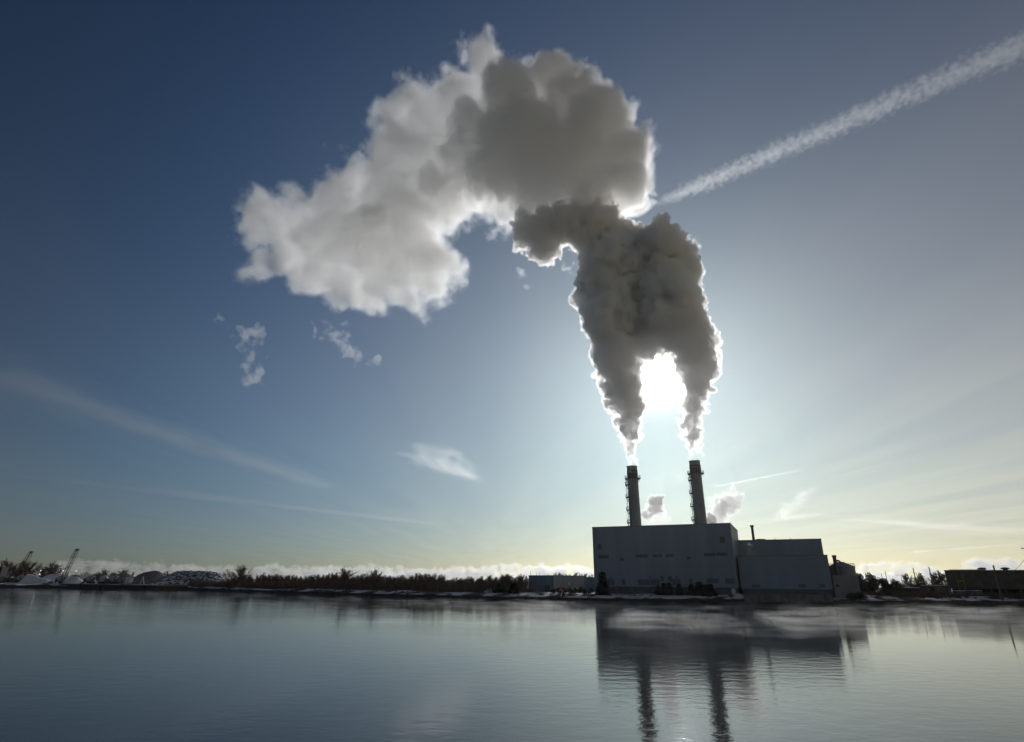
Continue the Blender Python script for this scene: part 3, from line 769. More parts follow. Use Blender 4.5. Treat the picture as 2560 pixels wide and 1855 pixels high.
for px_, top, sx, lab in ((4, 1393, 1.1, 'leafless tree cut off by the left edge of the picture'), (36, 1397, 1.15, 'rounded leafless tree, second from the left edge, above the mixer trucks'), (70, 1399, 1.1, 'rounded leafless tree under the smaller left crane boom'),
        (124, 1401, 1.3, 'broad rounded leafless tree between the two cranes'), (98, 1413, .9, 'lower leafless tree between two rounded ones'), (255, 1420, .8, 'small leafless tree behind the yard near the tallest left crane'), (300, 1421, 1.1, 'small dense leafless tree behind the gravel piles'),
        (412, 1423, .8, 'small leafless tree between the gravel pile and snowy mound')):
    tree_at(px_, top, 70, wide[int(px_) % 3], 'bare_tree', lab, LT, sx=sx)
px = 150
while px < 560:
    tree_at(px, 1432+random.uniform(-4, 5), 110+random.uniform(-10, 20), random.choice(slim+wide), 'bare_tree', 'low leafless tree in the hazy line behind the yard piles', 'low bare trees behind the yard', sx=random.uniform(.9, 1.3)); px += 11
px = 1385
while px < 1490:
    tree_at(px, 1433+random.uniform(-3, 4), 95+random.uniform(-5, 12), random.choice(slim), 'bare_tree', 'slim leafless tree showing above the workshop roof', 'bare trees behind the workshop', sx=1.1); px += 6
for i, px_ in enumerate((2268, 2276, 2300, 2307, 2315, 2340, 2348, 2356, 2364)):
    tree_at(px_, 1431+random.uniform(-4, 8)-(8 if px_ in (2348, 2356) else 0), 34+random.uniform(-6, 8), slim[i % 5], 'bare_tree', 'leafless tree by the bare poles left of the brown warehouse', 'bare trees beside the warehouse', sx=1.4)
# evergreens and shrubs on the bank
for px_, top, back, k, sx, lab in ((1507, 1431, 7, 2, .9, 'tall narrow conifer in front of the left corner of the hall'),
        (1645, 1466, 6, 0, 1.1, 'bushy conifer, leftmost of the group below the middle of the hall'), (1659, 1458.5, 6, 1, 1.0, 'conifer with a pointed top, second of the group below the middle of the hall'),
        (1672, 1459, 6, 2, 1.1, 'slim conifer, third of the group below the middle of the hall'), (1697, 1461, 6, 1, 1.0, 'small conifer, rightmost of the group below the middle of the hall'),
        (1728, 1462, 6, 0, 1.1, 'conifer at the left end of the dense dark group before the hall'), (1748, 1456, 7, 0, 1.35, 'tallest conifer of the dense dark group before the hall'),
        (1762, 1463, 5, 0, 1.2, 'wide low conifer inside the dense dark group before the hall'), (1775, 1461, 6, 1, 1.3, 'conifer at the right end of the dense dark group before the hall'),
        (2118, 1468, 6, 0, 1.5, 'dark spruce in front of the tank annex, left of two'), (2134, 1466, 6, 0, 1.6, 'dark spruce in front of the tank annex, right of two'),
        (1246, 1462, 8, 0, 1.4, 'dark evergreen below the leafless trees left of the workshop'), (1284, 1460, 8, 0, 1.4, 'dark evergreen nearest the left wall of the workshop')):
    tree_at(px_, top-3, back, con[k], 'conifer', lab, 'evergreens on the snowy bank', 6.0, ('bark', 'needle'), sx*1.7)
for px_, top, back, k, sx, lab in ((2152, 1431, 24, 1, .8, 'leafy dark tree right beside the tank annex'), (2176, 1430, 26, 0, .9, 'rounded leafy tree, second from the tank annex'), (2208, 1444, 20, 1, 1.0, 'lower leafy tree below the two thin poles'),
        (2235, 1446, 18, 0, .9, 'olive leafy tree below the small street lamp'), (2285, 1458, 22, 2, 1.1, 'low brown leafy tree at the foot of the shorter pole')):
    tree_at(px_, top, back, lea[k], 'leafy_tree', lab, 'leafy trees right of the plant', 8.0, ('bark', 'leaf'), sx)
for i, px_ in enumerate((1386, 1398, 1412, 1424, 1437, 1449, 1460, 1474)):
    tree_at(px_, 1468+random.uniform(-3, 3), 6, lea[i % 3], 'bush', 'brownish leafy bush in the row before the workshop wall', 'bushes before the workshop', 8.0, ('bark', 'leaf'), .9, 'bush')
px = 420.0
while px < 2560:
    if not 1865 < px < 2080:
        dens = random.random()
        tree_at(px, 1485+prof(px, [(0, -16), (900, -6), (1500, 0), (2600, 5)])+random.uniform(-4, 5), random.uniform(2, 12), random.choice(shr), 'bare_shrub', 'low leafless shrub poking from the snowy bank above the quay', 'leafless shrubs along the quay bank', 3.0, ('bark', 'twig'), 1.2, 'shrub')
    px += random.uniform(7, 15)
def scrub():                                    # dead undergrowth behind the bank
    random.seed(5); v = []; f = []
    for _ in range(60000):
        px = random.uniform(400, 1330) if random.random() < .68 else random.uniform(2150, 2600)
        i = random.random(); Y = shoreY(px)+random.uniform(9, 26); b = atY(px, 1470, Y); h = random.uniform(.4, 1.0)*(4.6 if random.random() < .6 and px < 1300 else 2.2); w_ = random.uniform(.05, .16)
        dx, dy = random.gauss(0, .35), random.gauss(0, .35); a = random.uniform(0, 3.14); c, s = math.cos(a)*w_, math.sin(a)*w_
        o = len(v); v += [(b.x-c, b.y-s, 1.7), (b.x+c, b.y+s, 1.7), (b.x+dx, b.y+dy, 1.9+h)]; f.append((o, o+1, o+2))
    me = bpy.data.meshes.new('scrub'); me.from_pydata(v, [], f); me.update()
    tag(link('scrub', me, MT['scrub']), 'brown dead scrub and weeds covering the bank below the trees', 'scrub', kind='stuff')
scrub()

# ------------------------------------------------------------------ mounds, piles, snow heaps
def heap(name, prof_px, Y, depth, base_px, mt, label, cat, group=None, rough=.25, cell=3, extra=0):
    """prof_px: outline of the crest in photo pixels, built as a heap with that crest and sloping sides"""
    xs = [p[0] for p in prof_px]; n = 48; rows = 17; v = []
    nz = lattice_noise((n+1, rows, 1), (cell, cell*.7, 1))[:, :, 0] + .5*lattice_noise((n+1, rows, 1), (max(1.1, cell/2.2), cell/3+.6, 1))[:, :, 0]
    for j in range(rows):
        k = 2*j/(rows-1)-1
        for i in range(n+1):
            px = xs[0]+(xs[-1]-xs[0])*i/n; top = atY(px, prof(px, prof_px), Y); h = max(0, top.z-1.8)
            hh = h*max(0, 1-abs(k)**1.15) + nz[i, j]*rough*(h > .3)*(abs(k) < .95)*(k != 0)
            v.append((top.x, Y+k*depth*(.3+.7*min(1, h/4)), 1.7+max(hh, 0)))
    f = [(j*(n+1)+i, j*(n+1)+i+1, (j+1)*(n+1)+i+1, (j+1)*(n+1)+i) for j in range(rows-1) for i in range(n)]
    me = bpy.data.meshes.new(name); me.from_pydata(v, [], f); me.update()
    for p in me.polygons: p.use_smooth = True
    o = link(name, me, MT[mt]); tag(o, label, cat, group); return o
Yk = shoreY(480)
heap('earth_mound', [(412, 1458), (422, 1439), (440, 1427), (470, 1425.5), (525, 1427.5), (545, 1431), (572, 1447), (588, 1459)], Yk+34, 22, 1460, 'mound', 'flat topped dark mound streaked with snow on the far shore', 'mound', rough=.5, cell=4)
heap('gravel_pile', [(330, 1459), (345, 1437), (362, 1430), (388, 1425.5), (400, 1428), (415, 1441), (440, 1458)], Yk+28, 16, 1460, 'gravel', 'large bare grey gravel pile left of the snowy mound', 'gravel pile', 'gravel piles in the yard', .3, 4)
heap('gravel_pile', [(272, 1458), (288, 1440), (300, 1433), (318, 1432), (335, 1441), (350, 1456)], Yk+48, 14, 1460, 'gravel', 'smaller grey gravel pile behind the white dockside cabin', 'gravel pile', 'gravel piles in the yard', .3, 4)
SG = 'snow heaps in the yard behind the dock'
for P_, Yo, lab in (([(60, 1450), (70, 1434), (82, 1436), (98, 1443), (118, 1447), (128, 1452)], 20, 'wavy snow heap right of the two left mixer trucks'),
        ([(95, 1450), (112, 1440), (128, 1435), (150, 1436), (165, 1446), (170, 1452)], 34, 'long smooth snow heap left of the tall crane'),
        ([(165, 1455), (172, 1444), (188, 1440), (198, 1443), (206, 1453)], 14, 'small snow heap between mixer trucks below the crane'),
        ([(205, 1440), (212, 1433), (220, 1428), (226, 1434), (232, 1441)], 50, 'small peaked snow pile under the right side of the crane')):
    heap('snow_heap', P_, shoreY(P_[0][0])+Yo, 7, 1460, 'snow', lab, 'snow heap', SG, .25, 5)
heap('snow_heap', [(1205, 1482), (1215, 1473), (1228, 1468.5), (1240, 1470), (1250, 1476), (1256, 1482)], shoreY(1230)+11, 4, 1480, 'mound', 'snow covered dirt heap on the bank left of the workshop', 'snow heap', 'snow heaps on the bank', .25, 5)
heap('snow_heap', [(1822, 1497), (1832, 1486), (1842, 1482.5), (1853, 1485), (1859, 1490), (1862, 1498)], shoreY(1842)+5, 4, 1490, 'snow', 'rounded snow heap at the left end of the concrete wall', 'snow heap', 'snow heaps on the bank', .15, 6)

# ------------------------------------------------------------------ dock with mixer trucks, cranes, lamps
DA = atZ(-260, 1459.5, 0); DB = atZ(388, 1474.5, 0)
du = (DB-DA).normalized(); dn = Vector((-du.y, du.x, 0)); DL = (DB-DA).length; DZ = 2.7
def dpt(px, off):                               # point on the dock deck at a photo column, off metres in from its water edge
    a = DA+dn*off; t = ray(px, 1460); k = t.x/t.y; s = (k*a.y-a.x)/(du.x-k*du.y); p = a+du*s; return Vector((p.x, p.y, DZ))
def dock():
    rt = empty('dock', tuple((DA+DB)/2), 0, 'long low snow dusted concrete dock reaching out from the left edge', 'dock')
    W = 26; e = DA+du*DL
    fp = [DA, DA+du*DL, DA+du*(DL+3)+dn*6, DA+du*(DL+1)+dn*W, DA+dn*W]
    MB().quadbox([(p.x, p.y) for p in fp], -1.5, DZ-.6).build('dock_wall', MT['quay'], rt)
    MB().quadbox([((p-dn*.25).x, (p-dn*.25).y) for p in fp], DZ-.6, DZ).build('dock_deck', MT['concrete'], rt)
    s = MB()
    sn = [DA+dn*1.0, DA+du*(DL-2)+dn*1.0, DA+du*(DL-3)+dn*5, DA+dn*5]; s.quadbox([(p.x, p.y) for p in sn], DZ, DZ+.06); s.build('deck_snow', MT['snow'], rt)
    k = 0
    while k < DL-2:
        p = DA+du*k-dn*.35; MB().box((p.x, p.y, .9), (.7, .5, 2.6), math.atan2(du.y, du.x)).build('fender', MT['rubber'], rt); k += 24
dock()
ra = math.atan2(du.y, du.x)
def mixer():
    rt = empty('mixer_truck', (0, 0, 0), 0, 'x', 'mixer truck', 'concrete mixer trucks parked along the dock')
    MB().box((0, 0, 1.05), (9.4, 1.1, .35)).build('chassis', MT['dark'], rt)
    cb = MB(); cb.quadbox([(-4.9, -1.2), (-3.1, -1.2), (-3.1, 1.2), (-4.9, 1.2)], 1.0, 2.1); cb.quadbox([(-4.75, -1.15), (-3.1, -1.15), (-3.1, 1.15), (-4.75, 1.15)], 2.1, 3.1)
    c = cb.build('cab', MT['blue'], rt); g = MB(); g.box((-3.95, -1.17, 2.65), (1.1, .06, .6)); g.box((-4.78, 0, 2.65), (.06, 1.9, .6)); link('window', g.mesh('window'), MT['glass'], c)
    dr = MB(); pr = [(-2.9, .55), (-2.5, 1.15), (-1.2, 1.75), (1.0, 1.85), (2.6, 1.4), (4.1, .75), (4.4, .62)]; n = 24; o = 0
    for xx, r in pr:
        for i in range(n):
            t = 2*math.pi*i/n; dr.v.append((xx, r*math.cos(t), 2.75+.09*(xx+3)+r*math.sin(t)))
    for j in range(len(pr)-1): dr.f += [(j*n+i, (j+1)*n+i, (j+1)*n+(i+1) % n, j*n+(i+1) % n) for i in range(n)]
    dr.f += [tuple(range(n)), tuple((len(pr)-1)*n+i for i in range(n))[::-1]]
    dr.build('drum', MT['drum'], rt, smooth=True)
    co = MB(); co.tube((2.55, 0, 3.25), (3.0, 0, 3.3), 1.46, 1.36, n=24); co.build('drum_band', MT['maroon'], rt)
    ch = MB(); ch.box((4.7, 0, 3.4), (.9, 1.0, .8)); ch.tube((4.9, 0, 3.0), (5.4, -.2, 1.5), .28, n=8); ch.tube((4.4, .5, 1.1), (4.6, .4, 3.2), .08, n=5); ch.tube((4.4, -.5, 1.1), (4.6, -.4, 3.2), .08, n=5)
    ch.build('chute', MT['steel'], rt)
    for xx in (-3.9, .8, 2.2, 3.6):
        for s in (-1, 1): MB().tube((xx, s*.85, .52), (xx, s*1.2, .52), .52, n=14).build('wheel', MT['rubber'], rt)
    return rt
mx = mixer(); labs = ['mixer truck cut off by the left edge of the picture', 'mixer truck with a grey drum, second from the left edge', 'mixer truck with a grey drum below the tall crane, parked apart from the others',
    'mixer truck right of the small snow heap', 'mixer truck with a pale drum in the middle of the right group of three', 'mixer truck nearest the white dockside cabin']
for i, (px_, off, flip) in enumerate(((10, 7, 0), (47, 7, 0), (150, 6, 0), (222, 7, 0), (257, 7.5, math.pi), (282, 7, 0))):
    p = dpt(px_, off); loc = (p.x, p.y, DZ)
    if i == 0: o = mx
    else:
        o = mx.copy(); C.objects.link(o)
        for chd in [c for c in bpy.data.objects if c.parent == mx]:
            c2 = chd.copy(); C.objects.link(c2); c2.parent = o
            for g_ in [c for c in bpy.data.objects if c.parent == chd]:
                g2 = g_.copy(); C.objects.link(g2); g2.parent = c2
    o.location = loc; o.rotation_euler = (0, 0, ra+flip); o.scale = (1.12,)*3; o['label'] = labs[i]
def cabin():
    p = dpt(320, 5); rt = empty('dock_cabin', (p.x, p.y, DZ), 0, 'squat cream dockside tank cabin with a rounded right end', 'cabin')
    m = MB(); m.box((p.x-1.6, p.y, DZ+2.1), (4.0, 3, 4.0), ra); m.build('wall', MT['drum'], rt)
    e = MB(); e.lathe((p.x+1.2, p.y, DZ), [(1.5, 0), (1.6, 2.6), (1.3, 3.5), (.5, 3.9)], 20); e.build('rounded_end', MT['white'], rt, True)
    d = MB(); d.box((p.x-3.0, p.y-1.55, DZ+1.3), (1.1, .1, 2.4), ra); d.build('door', MT['maroon'], rt)
    s = MB(); s.box((p.x-1.6, p.y, DZ+4.2), (4.2, 3.2, .2), ra); s.build('roof_snow', MT['snow'], rt)
    p = dpt(354, 6); m = MB()
    m.tube((p.x-1.3, p.y, DZ), (p.x+.1, p.y, DZ+4.4), .16, n=6); m.tube((p.x+1.6, p.y, DZ), (p.x+.1, p.y, DZ+4.4), .16, n=6); m.tube((p.x-.7, p.y, DZ+1.9), (p.x+.9, p.y, DZ+1.9), .1, n=5); m.box((p.x-.1, p.y, DZ+4.6), (1.7, .7, .6), ra)
    tag(m.build('davit_frame', MT['drum']), 'small pale A shaped davit frame near the end of the dock', 'davit')
    p = dpt(380, 3); m = MB(); m.lathe((p.x, p.y, DZ), [(.35, 0), (.25, .5), (.5, .7), (.5, .85)], 12); tag(m.build('mooring_bollard', MT['drum']), 'mooring bollard at the very end of the dock', 'bollard')
cabin()
def crane(px0, py0, px1, py1, Y, label, big=1.0):
    a = atY(px0, py0, Y); b = atY(px1, py1, Y); base = Vector((a.x, Y, 2.0)); rt = empty('crane', tuple(base), 0, label, 'crane', 'lattice boom cranes in the yard')
    foot = Vector((a.x-(b.x-a.x)*(a.z-4)/(b.z-a.z), Y, 4.0)) if b.z != a.z else a
    d = (b-foot); L = d.length; d.normalize(); u = Vector((0, 1, 0)); w_ = d.cross(u).normalized(); m = MB(); k = int(L/2.2); hw = 1.0*big
    wd = lambda t: hw*(.35+.65*min(1, t*6)*min(1, (1-t)*7+.25))
    cor = [(1, 1), (1, -1), (-1, -1), (-1, 1)]
    P = lambda t, c: foot+d*L*t+(u*c[0]+w_*c[1])*wd(t)
    for i in range(k):
        t0, t1 = i/k, (i+1)/k
        for c in cor: m.tube(P(t0, c), P(t1, c), .16, n=4, caps=False)
        for j in range(4):
            m.tube(P(t0, cor[j]), P(t1, cor[(j+1) % 4]), .09, n=3, caps=False)
    m.build('boom', MT['steel'], rt)
    h = MB(); h.box((b.x+.6, b.y, b.z), (2.4, 1.6, 1.2)); h.tube((b.x+1.6, b.y, b.z), (b.x+1.6, b.y, b.z-5), .08, n=4); h.build('boom_head', MT['steel'], rt)
    c = MB(); c.box((foot.x-2.0, Y, 4.6), (6.5, 3.4, 2.6)); c.box((foot.x+1.5, Y-1.2, 4.4), (1.8, 1.2, 2.0)); c.build('machinery_house', MT['blue'], rt)
    t = MB(); t.box((foot.x-1, Y-1.9, 2.6), (7, .9, 1.3)); t.box((foot.x-1, Y+1.9, 2.6), (7, .9, 1.3)); t.build('crawler_track', MT['rubber'], rt)
crane(168, 1426, 192, 1374, shoreY(170)+45, 'crane with the taller boom leaning right, standing above the snow heaps')
crane(62, 1406, 77.5, 1380, shoreY(62)+95, 'crane with the shorter boom behind the rounded trees near the left edge', 1.1)
def hut():
    Y = shoreY(0)+30; p = atY(-8, 1428, Y); z = atY(0, 1417.5, Y).z; rt = empty('shed', (p.x, Y, 1.8), 0, 'black flat roofed shed cut off by the left edge', 'shed')
    MB().box((p.x-2, Y, (1.8+z)/2), (15.5, 6, z-1.8)).build('wall', MT['dark'], rt); MB().box((p.x-2, Y, z+.12), (16, 6.5, .24)).build('roof', MT['trim'], rt)
hut()
for px_, py_, Yo, lab in ((102, 1426.5, 60, 'lit yard lamp, upper one in front of the broad rounded tree'), (99, 1435.5, 40, 'lit yard lamp, lower one in front of the broad rounded tree'),
        (158.5, 1426.5, 48, 'lit yard lamp just left of the tall crane foot'), (191, 1427.5, 48, 'lit yard lamp just right of the tall crane foot')):
    Y = shoreY(px_)+Yo; p = atY(px_, py_, Y); rt = empty('yard_lamp', (p.x, Y, 1.9), 0, lab, 'lamp', 'lit lamps in the yard')
    MB().tube((p.x, Y, 1.9), (p.x, Y, p.z-.3), .12, .08, n=6).build('post', MT['steel'], rt)
    s = MB(); s.lathe((p.x, Y-.1, p.z-.4), [(.15, 0), (.42, .2), (.45, .5), (.3, .75), (.1, .8)], 10); s.build('lamp_head', MT['lamp'], rt)

# small low sheds and parked things between the trees and the warehouse
def small_sheds():
    for (x0, x1, top, back, lab, mt) in ((2165, 2190, 1466, 32, 'low flat shed partly hidden by the leafy trees', 'brick'), (2253, 2300, 1469.5, 20, 'low white roofed shed below the bare poles', 'dark'), (2318, 2375, 1464, 26, 'low brown store with a snowy roof touching the warehouse', 'brick')):
        Y = shoreY(x0)+back; a = atY(x0, 1480, Y); b = atY(x1, 1480, Y); z = atY(x0, top, Y).z; F = foot2(a, b, 6); rt = empty('shed', origin(F), 0, lab, 'shed', 'low sheds left of the warehouse')
        MB().quadbox(F, 1.6, z).build('wall', MT[mt], rt); MB().quadbox(foot2(a-Vector((.2, .2, 0)), b+Vector((.2, -.2, 0)), 6.4), z, z+.22).build('roof_snow', MT['snow'], rt)
        m = MB(); face_box(m, F[0], F[1], 1.2, 3.2, 1.8, z-.5, .05); m.build('door', MT['dark'], rt)
    Y = shoreY(2440)+12
    for px_, w_, h_, lab in ((2398, 3.2, 2.4, 'dark box container with a snowy lid at the warehouse corner'), (2436, 4.2, 2.5, 'grey box container with a snowy lid before the warehouse bays')):
        p = atY(px_, 1480, Y); rt = empty('container', (p.x, p.y, 1.9), 0, lab, 'container', 'containers before the warehouse')
        m = MB(); m.box((p.x, p.y, 1.9+h_/2), (w_, 2.4, h_))
        for i in range(int(w_/.5)): m.box((p.x-w_/2+.25+i*.5, p.y-1.22, 1.9+h_/2), (.12, .06, h_-.3))
        m.build('box', MT['plinth'], rt); s = MB(); s.box((p.x, p.y, 1.9+h_+.08), (w_, 2.4, .16)); s.build('snow_cover', MT['snow'], rt)
small_sheds()

# ------------------------------------------------------------------ steam plumes (pixel outline put at real distances)
def pxs(lst, Y, jit=0.4, k=1.1292):
    out = []
    for e in lst:
        x, y, r = e[0]*k, e[1]*k, e[2]*k
        dy = e[3] if len(e) > 3 else 0
        s = scaleY(x, y, Y+dy); rr = r*s
        p = atY(x, y, Y + dy + rng.uniform(-jit, jit)*rr)
        out.append((np.array(p), rr))
    return out
Lc = [(1400,1026,13),(1399,1014,15),(1399,1000,17),(1398,985,19),(1396,967,22),(1393,948,25),(1391,925,30),(1386,895,36),(1408,906,17),(1377,860,40),(1370,820,43),(1364,785,48),
      (1360,745,52),(1352,705,56),(1350,655,60),(1354,610,62),(1348,568,58),(1335,528,56),(1300,500,44,-8),(1260,500,42,-12),(1215,498,42,-14),(1178,500,38,-14),(1205,545,32,-6),(1160,530,24,-6),(1340,492,36,-8)]
Rc = [(1537,1014,13),(1536,1002,15),(1536,988,17),(1535,974,19),(1534,956,23),(1533,930,26),(1535,900,29),(1541,865,31),(1544,830,35),(1541,790,40),(1524,752,50),(1507,712,54),
      (1494,672,56),(1482,625,52,-6),(1502,590,42),(1478,565,48,-4),(1452,535,38,-8),(1455,640,45,-12),(1440,700,50),(1420,745,46),(1425,650,52),(1412,600,56),(1405,560,48)]
Am = [(1180,440,44),(1168,470,34),(1225,480,40),(1080,300,56),(1045,372,42),(1100,400,50),(1210,172,54),(1130,215,66),(1262,222,70),(1322,262,68),(1182,292,82),(1290,322,90),(1368,342,68),(1398,400,52),(1340,420,72),(1242,400,82),(1162,372,64),(1392,452,40),(1205,450,52),(1300,470,48)]
BK = 1.16
Bm = [(1110,480,30),(1130,360,70),(1140,250,70),(1180,420,60),(1070,142,54),(1003,200,46),(935,240,52),(875,265,42),(848,238,18),(1040,250,74),(960,310,76),(885,350,64),(1060,350,84),(980,410,74),(880,430,74),(800,395,50),(1080,440,42),(1005,465,42),
      (900,490,60),(800,480,64),(740,455,48),(820,560,68),(900,575,62),(965,595,46),(740,540,62),(680,510,56),(620,470,42),(572,450,26),(572,520,40),(640,560,52),(565,592,24),(700,610,46),(772,640,42),(840,645,36),(905,645,32)]
SCG = 'steam columns above the chimneys'
def thin_base(z0, z1, amt):                     # the steam is torn open just above the chimney mouth
    def f(F, lo, vx):
        z = lo[2]+np.arange(F.shape[2])*vx; k = np.clip((z1-z)/(z1-z0), 0, 1)[None, None, :].astype(np.float32)
        return F + k*(.2+np.abs(lattice_noise(F.shape, (2.6/vx, 2.6/vx, 5/vx)))*amt*1.9 + lattice_noise(F.shape, (1.2/vx, 1.2/vx, 2/vx))*amt*.7)
    return f
Lc += [(1330,705,42,-8),(1362,790,36,-7),(1385,850,30,-6),(1325,620,42,-8),(1345,565,40,-8)]
Rc += [(1455,757,32,-3),(1482,754,32,-2),(1462,532,44,-13),(1500,652,40,-11),(1462,690,36,-9),(1540,775,34,-7),(1440,600,36,-8)]
Lc += [(x, y, r, (e[0] if e else 0)+13) for x, y, r, *e in Lc if y < 700 and (e[0] if e else 0) > -9]
Rc += [(x, y, r, (e[0] if e else 0)+13) for x, y, r, *e in Rc if y < 700 and (e[0] if e else 0) > -9]
Am = [(x, y, r*.9, 26) for x, y, r in Am] + [(x, y, r*.93) for x, y, r in Am] + [(1150,250,46,-17),(1300,258,50,-19),(1232,345,46,-21),(1365,372,40,-16),(1182,395,38,-17),(1285,435,38,-15),(1120,325,34,-14),(1240,180,38,-13),(1005,330,38,14),(965,395,34,18),(1015,250,38,14),(1040,420,32,12)]
steam('steam_plume', pxs(Lc, YS), 0.5, [(0.2, .07, .8, 'outer_steam'), (-.4, .60, .55, 'inner_steam')], noise=(5, 5, 1.1), billow=.9, warp=(7, 1.5), levels=((26, .36), (8, .40), (3, .4)), erode=thin_base(62, 90, 1.6),
      label='thick dark grey steam column rising from the shorter left chimney', group=SCG)
steam('steam_plume', pxs(Rc, YS), 0.5, [(0.2, .07, .8, 'outer_steam'), (-.4, .60, .55, 'inner_steam')], noise=(5, 5, 1.1), billow=.9, warp=(7, 1.5), levels=((26, .36), (8, .40), (3, .4)), erode=thin_base(66, 104, 2.0),
      label='dark grey steam column rising from the taller right chimney beside the sun', group=SCG)
steam('steam_cloud', pxs(Am, YS+4), 0.8, [(0.5, .02, .8, 'outer_steam'), (-.7, .05, .7, 'middle_steam'), (-2.0, .12, .45, 'inner_steam')], noise=(10, 5, 2.0), billow=1.2, warp=(22, 6), levels=((20, .36), (7, .4), (2, .4)), pad=4.0,
      label='big dark billowing steam cloud with a bright right rim above the two columns', group='steam cloud of the power station')
Bm = [(x, y, r*(1+(BK-1)*min(1, max(0, (y-120)/260)))) for x, y, r in Bm]
steam('steam_cloud', pxs(Bm, YS+40), 0.9, [(2.0, .007, .8, 'steam_haze'), (.4, .03, .75, 'outer_steam'), (-1.6, .075, .55, 'inner_steam')], noise=(11, 6, 3.0), billow=1.6, warp=(26, 8), levels=((14, .34), (5, .4)), pad=6.0,
      label='soft pale steam cloud drifting left from the dark billows', group='steam cloud of the power station')

# wisps: torn small pieces
def wisp(lst, Y, vx, dens, amp, cell, label, group, name='steam_wisp', cat='steam wisp', jit=.3, lv=((8, .5), (4, .5)), g=.7, grow=1.0):
    steam(name, pxs([(x, y, r*grow) for x, y, r in lst], Y, jit), vx, [(0.2*vx, dens*.3, g, 'outer_steam'), (-1.0*vx, dens, g, 'inner_steam')], noise=(cell*.8, 5, amp*1.15), warp=(cell*1.1, amp*(1.7 if name == 'steam_wisp' else .5)), levels=lv, pad=amp+1.5, label=label, group=group, cat=cat)
WG = 'torn steam wisps below the cloud'
YB = YS+20
wisp([(480,700,9),(470,708,5)], YB, .55, .035, 1.8, 4, 'tiniest torn steam wisp left of the other wisps below the cloud', WG)
wisp([(548,732,15),(545,752,17),(555,770,15),(556,790,11),(550,812,11),(566,828,15),(552,845,13),(540,720,9),(520,840,6)], YB, .55, .05, 2.2, 5, 'tall bright torn steam wisp hanging below the left end of the cloud', WG)
wisp([(735,735,16),(750,757,15),(705,730,11),(772,775,13),(792,788,13),(810,800,7),(838,790,10),(765,745,10),(722,748,10)], YB, .6, .035, 2.2, 5, 'scattered thin steam wisps below the middle of the cloud', WG)
wisp([(1158,605,9),(1166,625,7),(1150,600,5)], YS, .5, .03, 1.8, 4, 'faint curl of steam in the gap under the cloud arch', WG)
wisp([(1100,510,14),(1108,495,10),(1090,522,6)], YS+10, .6, .03, 2.0, 4, 'thin torn steam flake hanging from the inner arch of the cloud', WG)
wisp([(1255,585,10),(1262,600,8),(1275,590,8)], YS-4, .5, .03, 1.6, 4, 'thin torn steam flake at the left flank of the columns', WG)
VG = 'small steam puffs from the roof behind the hall'
wisp([(1433,1158,3.5),(1432,1146,6),(1430,1136,9),(1446,1128,10),(1452,1108,10),(1450,1104,8),(1458,1120,9)], YS+8, .3, .6, .8, 2.2, 'small dark and white steam puff right of the left chimney base', VG, 'steam_puff', 'steam puff', g=.6, grow=1.3)
wisp([(1462,1145,14),(1452,1155,10),(1470,1152,8)], YS+12, .35, .10, 1.4, 3, 'pale steam puff just right of the small dark puff', VG, 'steam_puff', 'steam puff', g=.6, grow=1.3)
wisp([(1460,1075,9),(1455,1060,8),(1464,1050,6)], YS+12, .35, .012, 1.2, 3, 'faint steam wisp floating between the two chimneys', VG, 'steam_puff', 'steam puff', g=.6, grow=1.3)
wisp([(1507,1058,9),(1514,1066,6)], YS+12, .35, .015, 1.2, 3, 'faint steam wisp close to the left of the right chimney', VG, 'steam_puff', 'steam puff', g=.6, grow=1.3)
wisp([(1574,1152,8),(1572,1140,6),(1571,1160,7)], YS+5, .3, 1.0, .8, 2, 'small dark steam puff right of the right chimney base', VG, 'steam_puff', 'steam puff', g=.6, grow=1.3)
wisp([(1590,1140,15),(1605,1120,18),(1618,1108,15),(1622,1092,8),(1580,1115,9),(1628,1120,10),(1600,1150,12)], YS+12, .38, .2, 1.6, 3, 'larger ragged white steam puff behind the right end of the hall roof', VG, 'steam_puff', 'steam puff', g=.6, grow=1.3)
wisp([(1661,1226,7),(1660,1216,6),(1655,1205,4),(1650,1196,2.5),(1667,1222,5)], F3[0][1]+10, .25, .09, .7, 2, 'little steam wisp rising in front of the upper hall beside the tall hall', VG, 'steam_puff', 'steam puff', g=.6, grow=1.3)

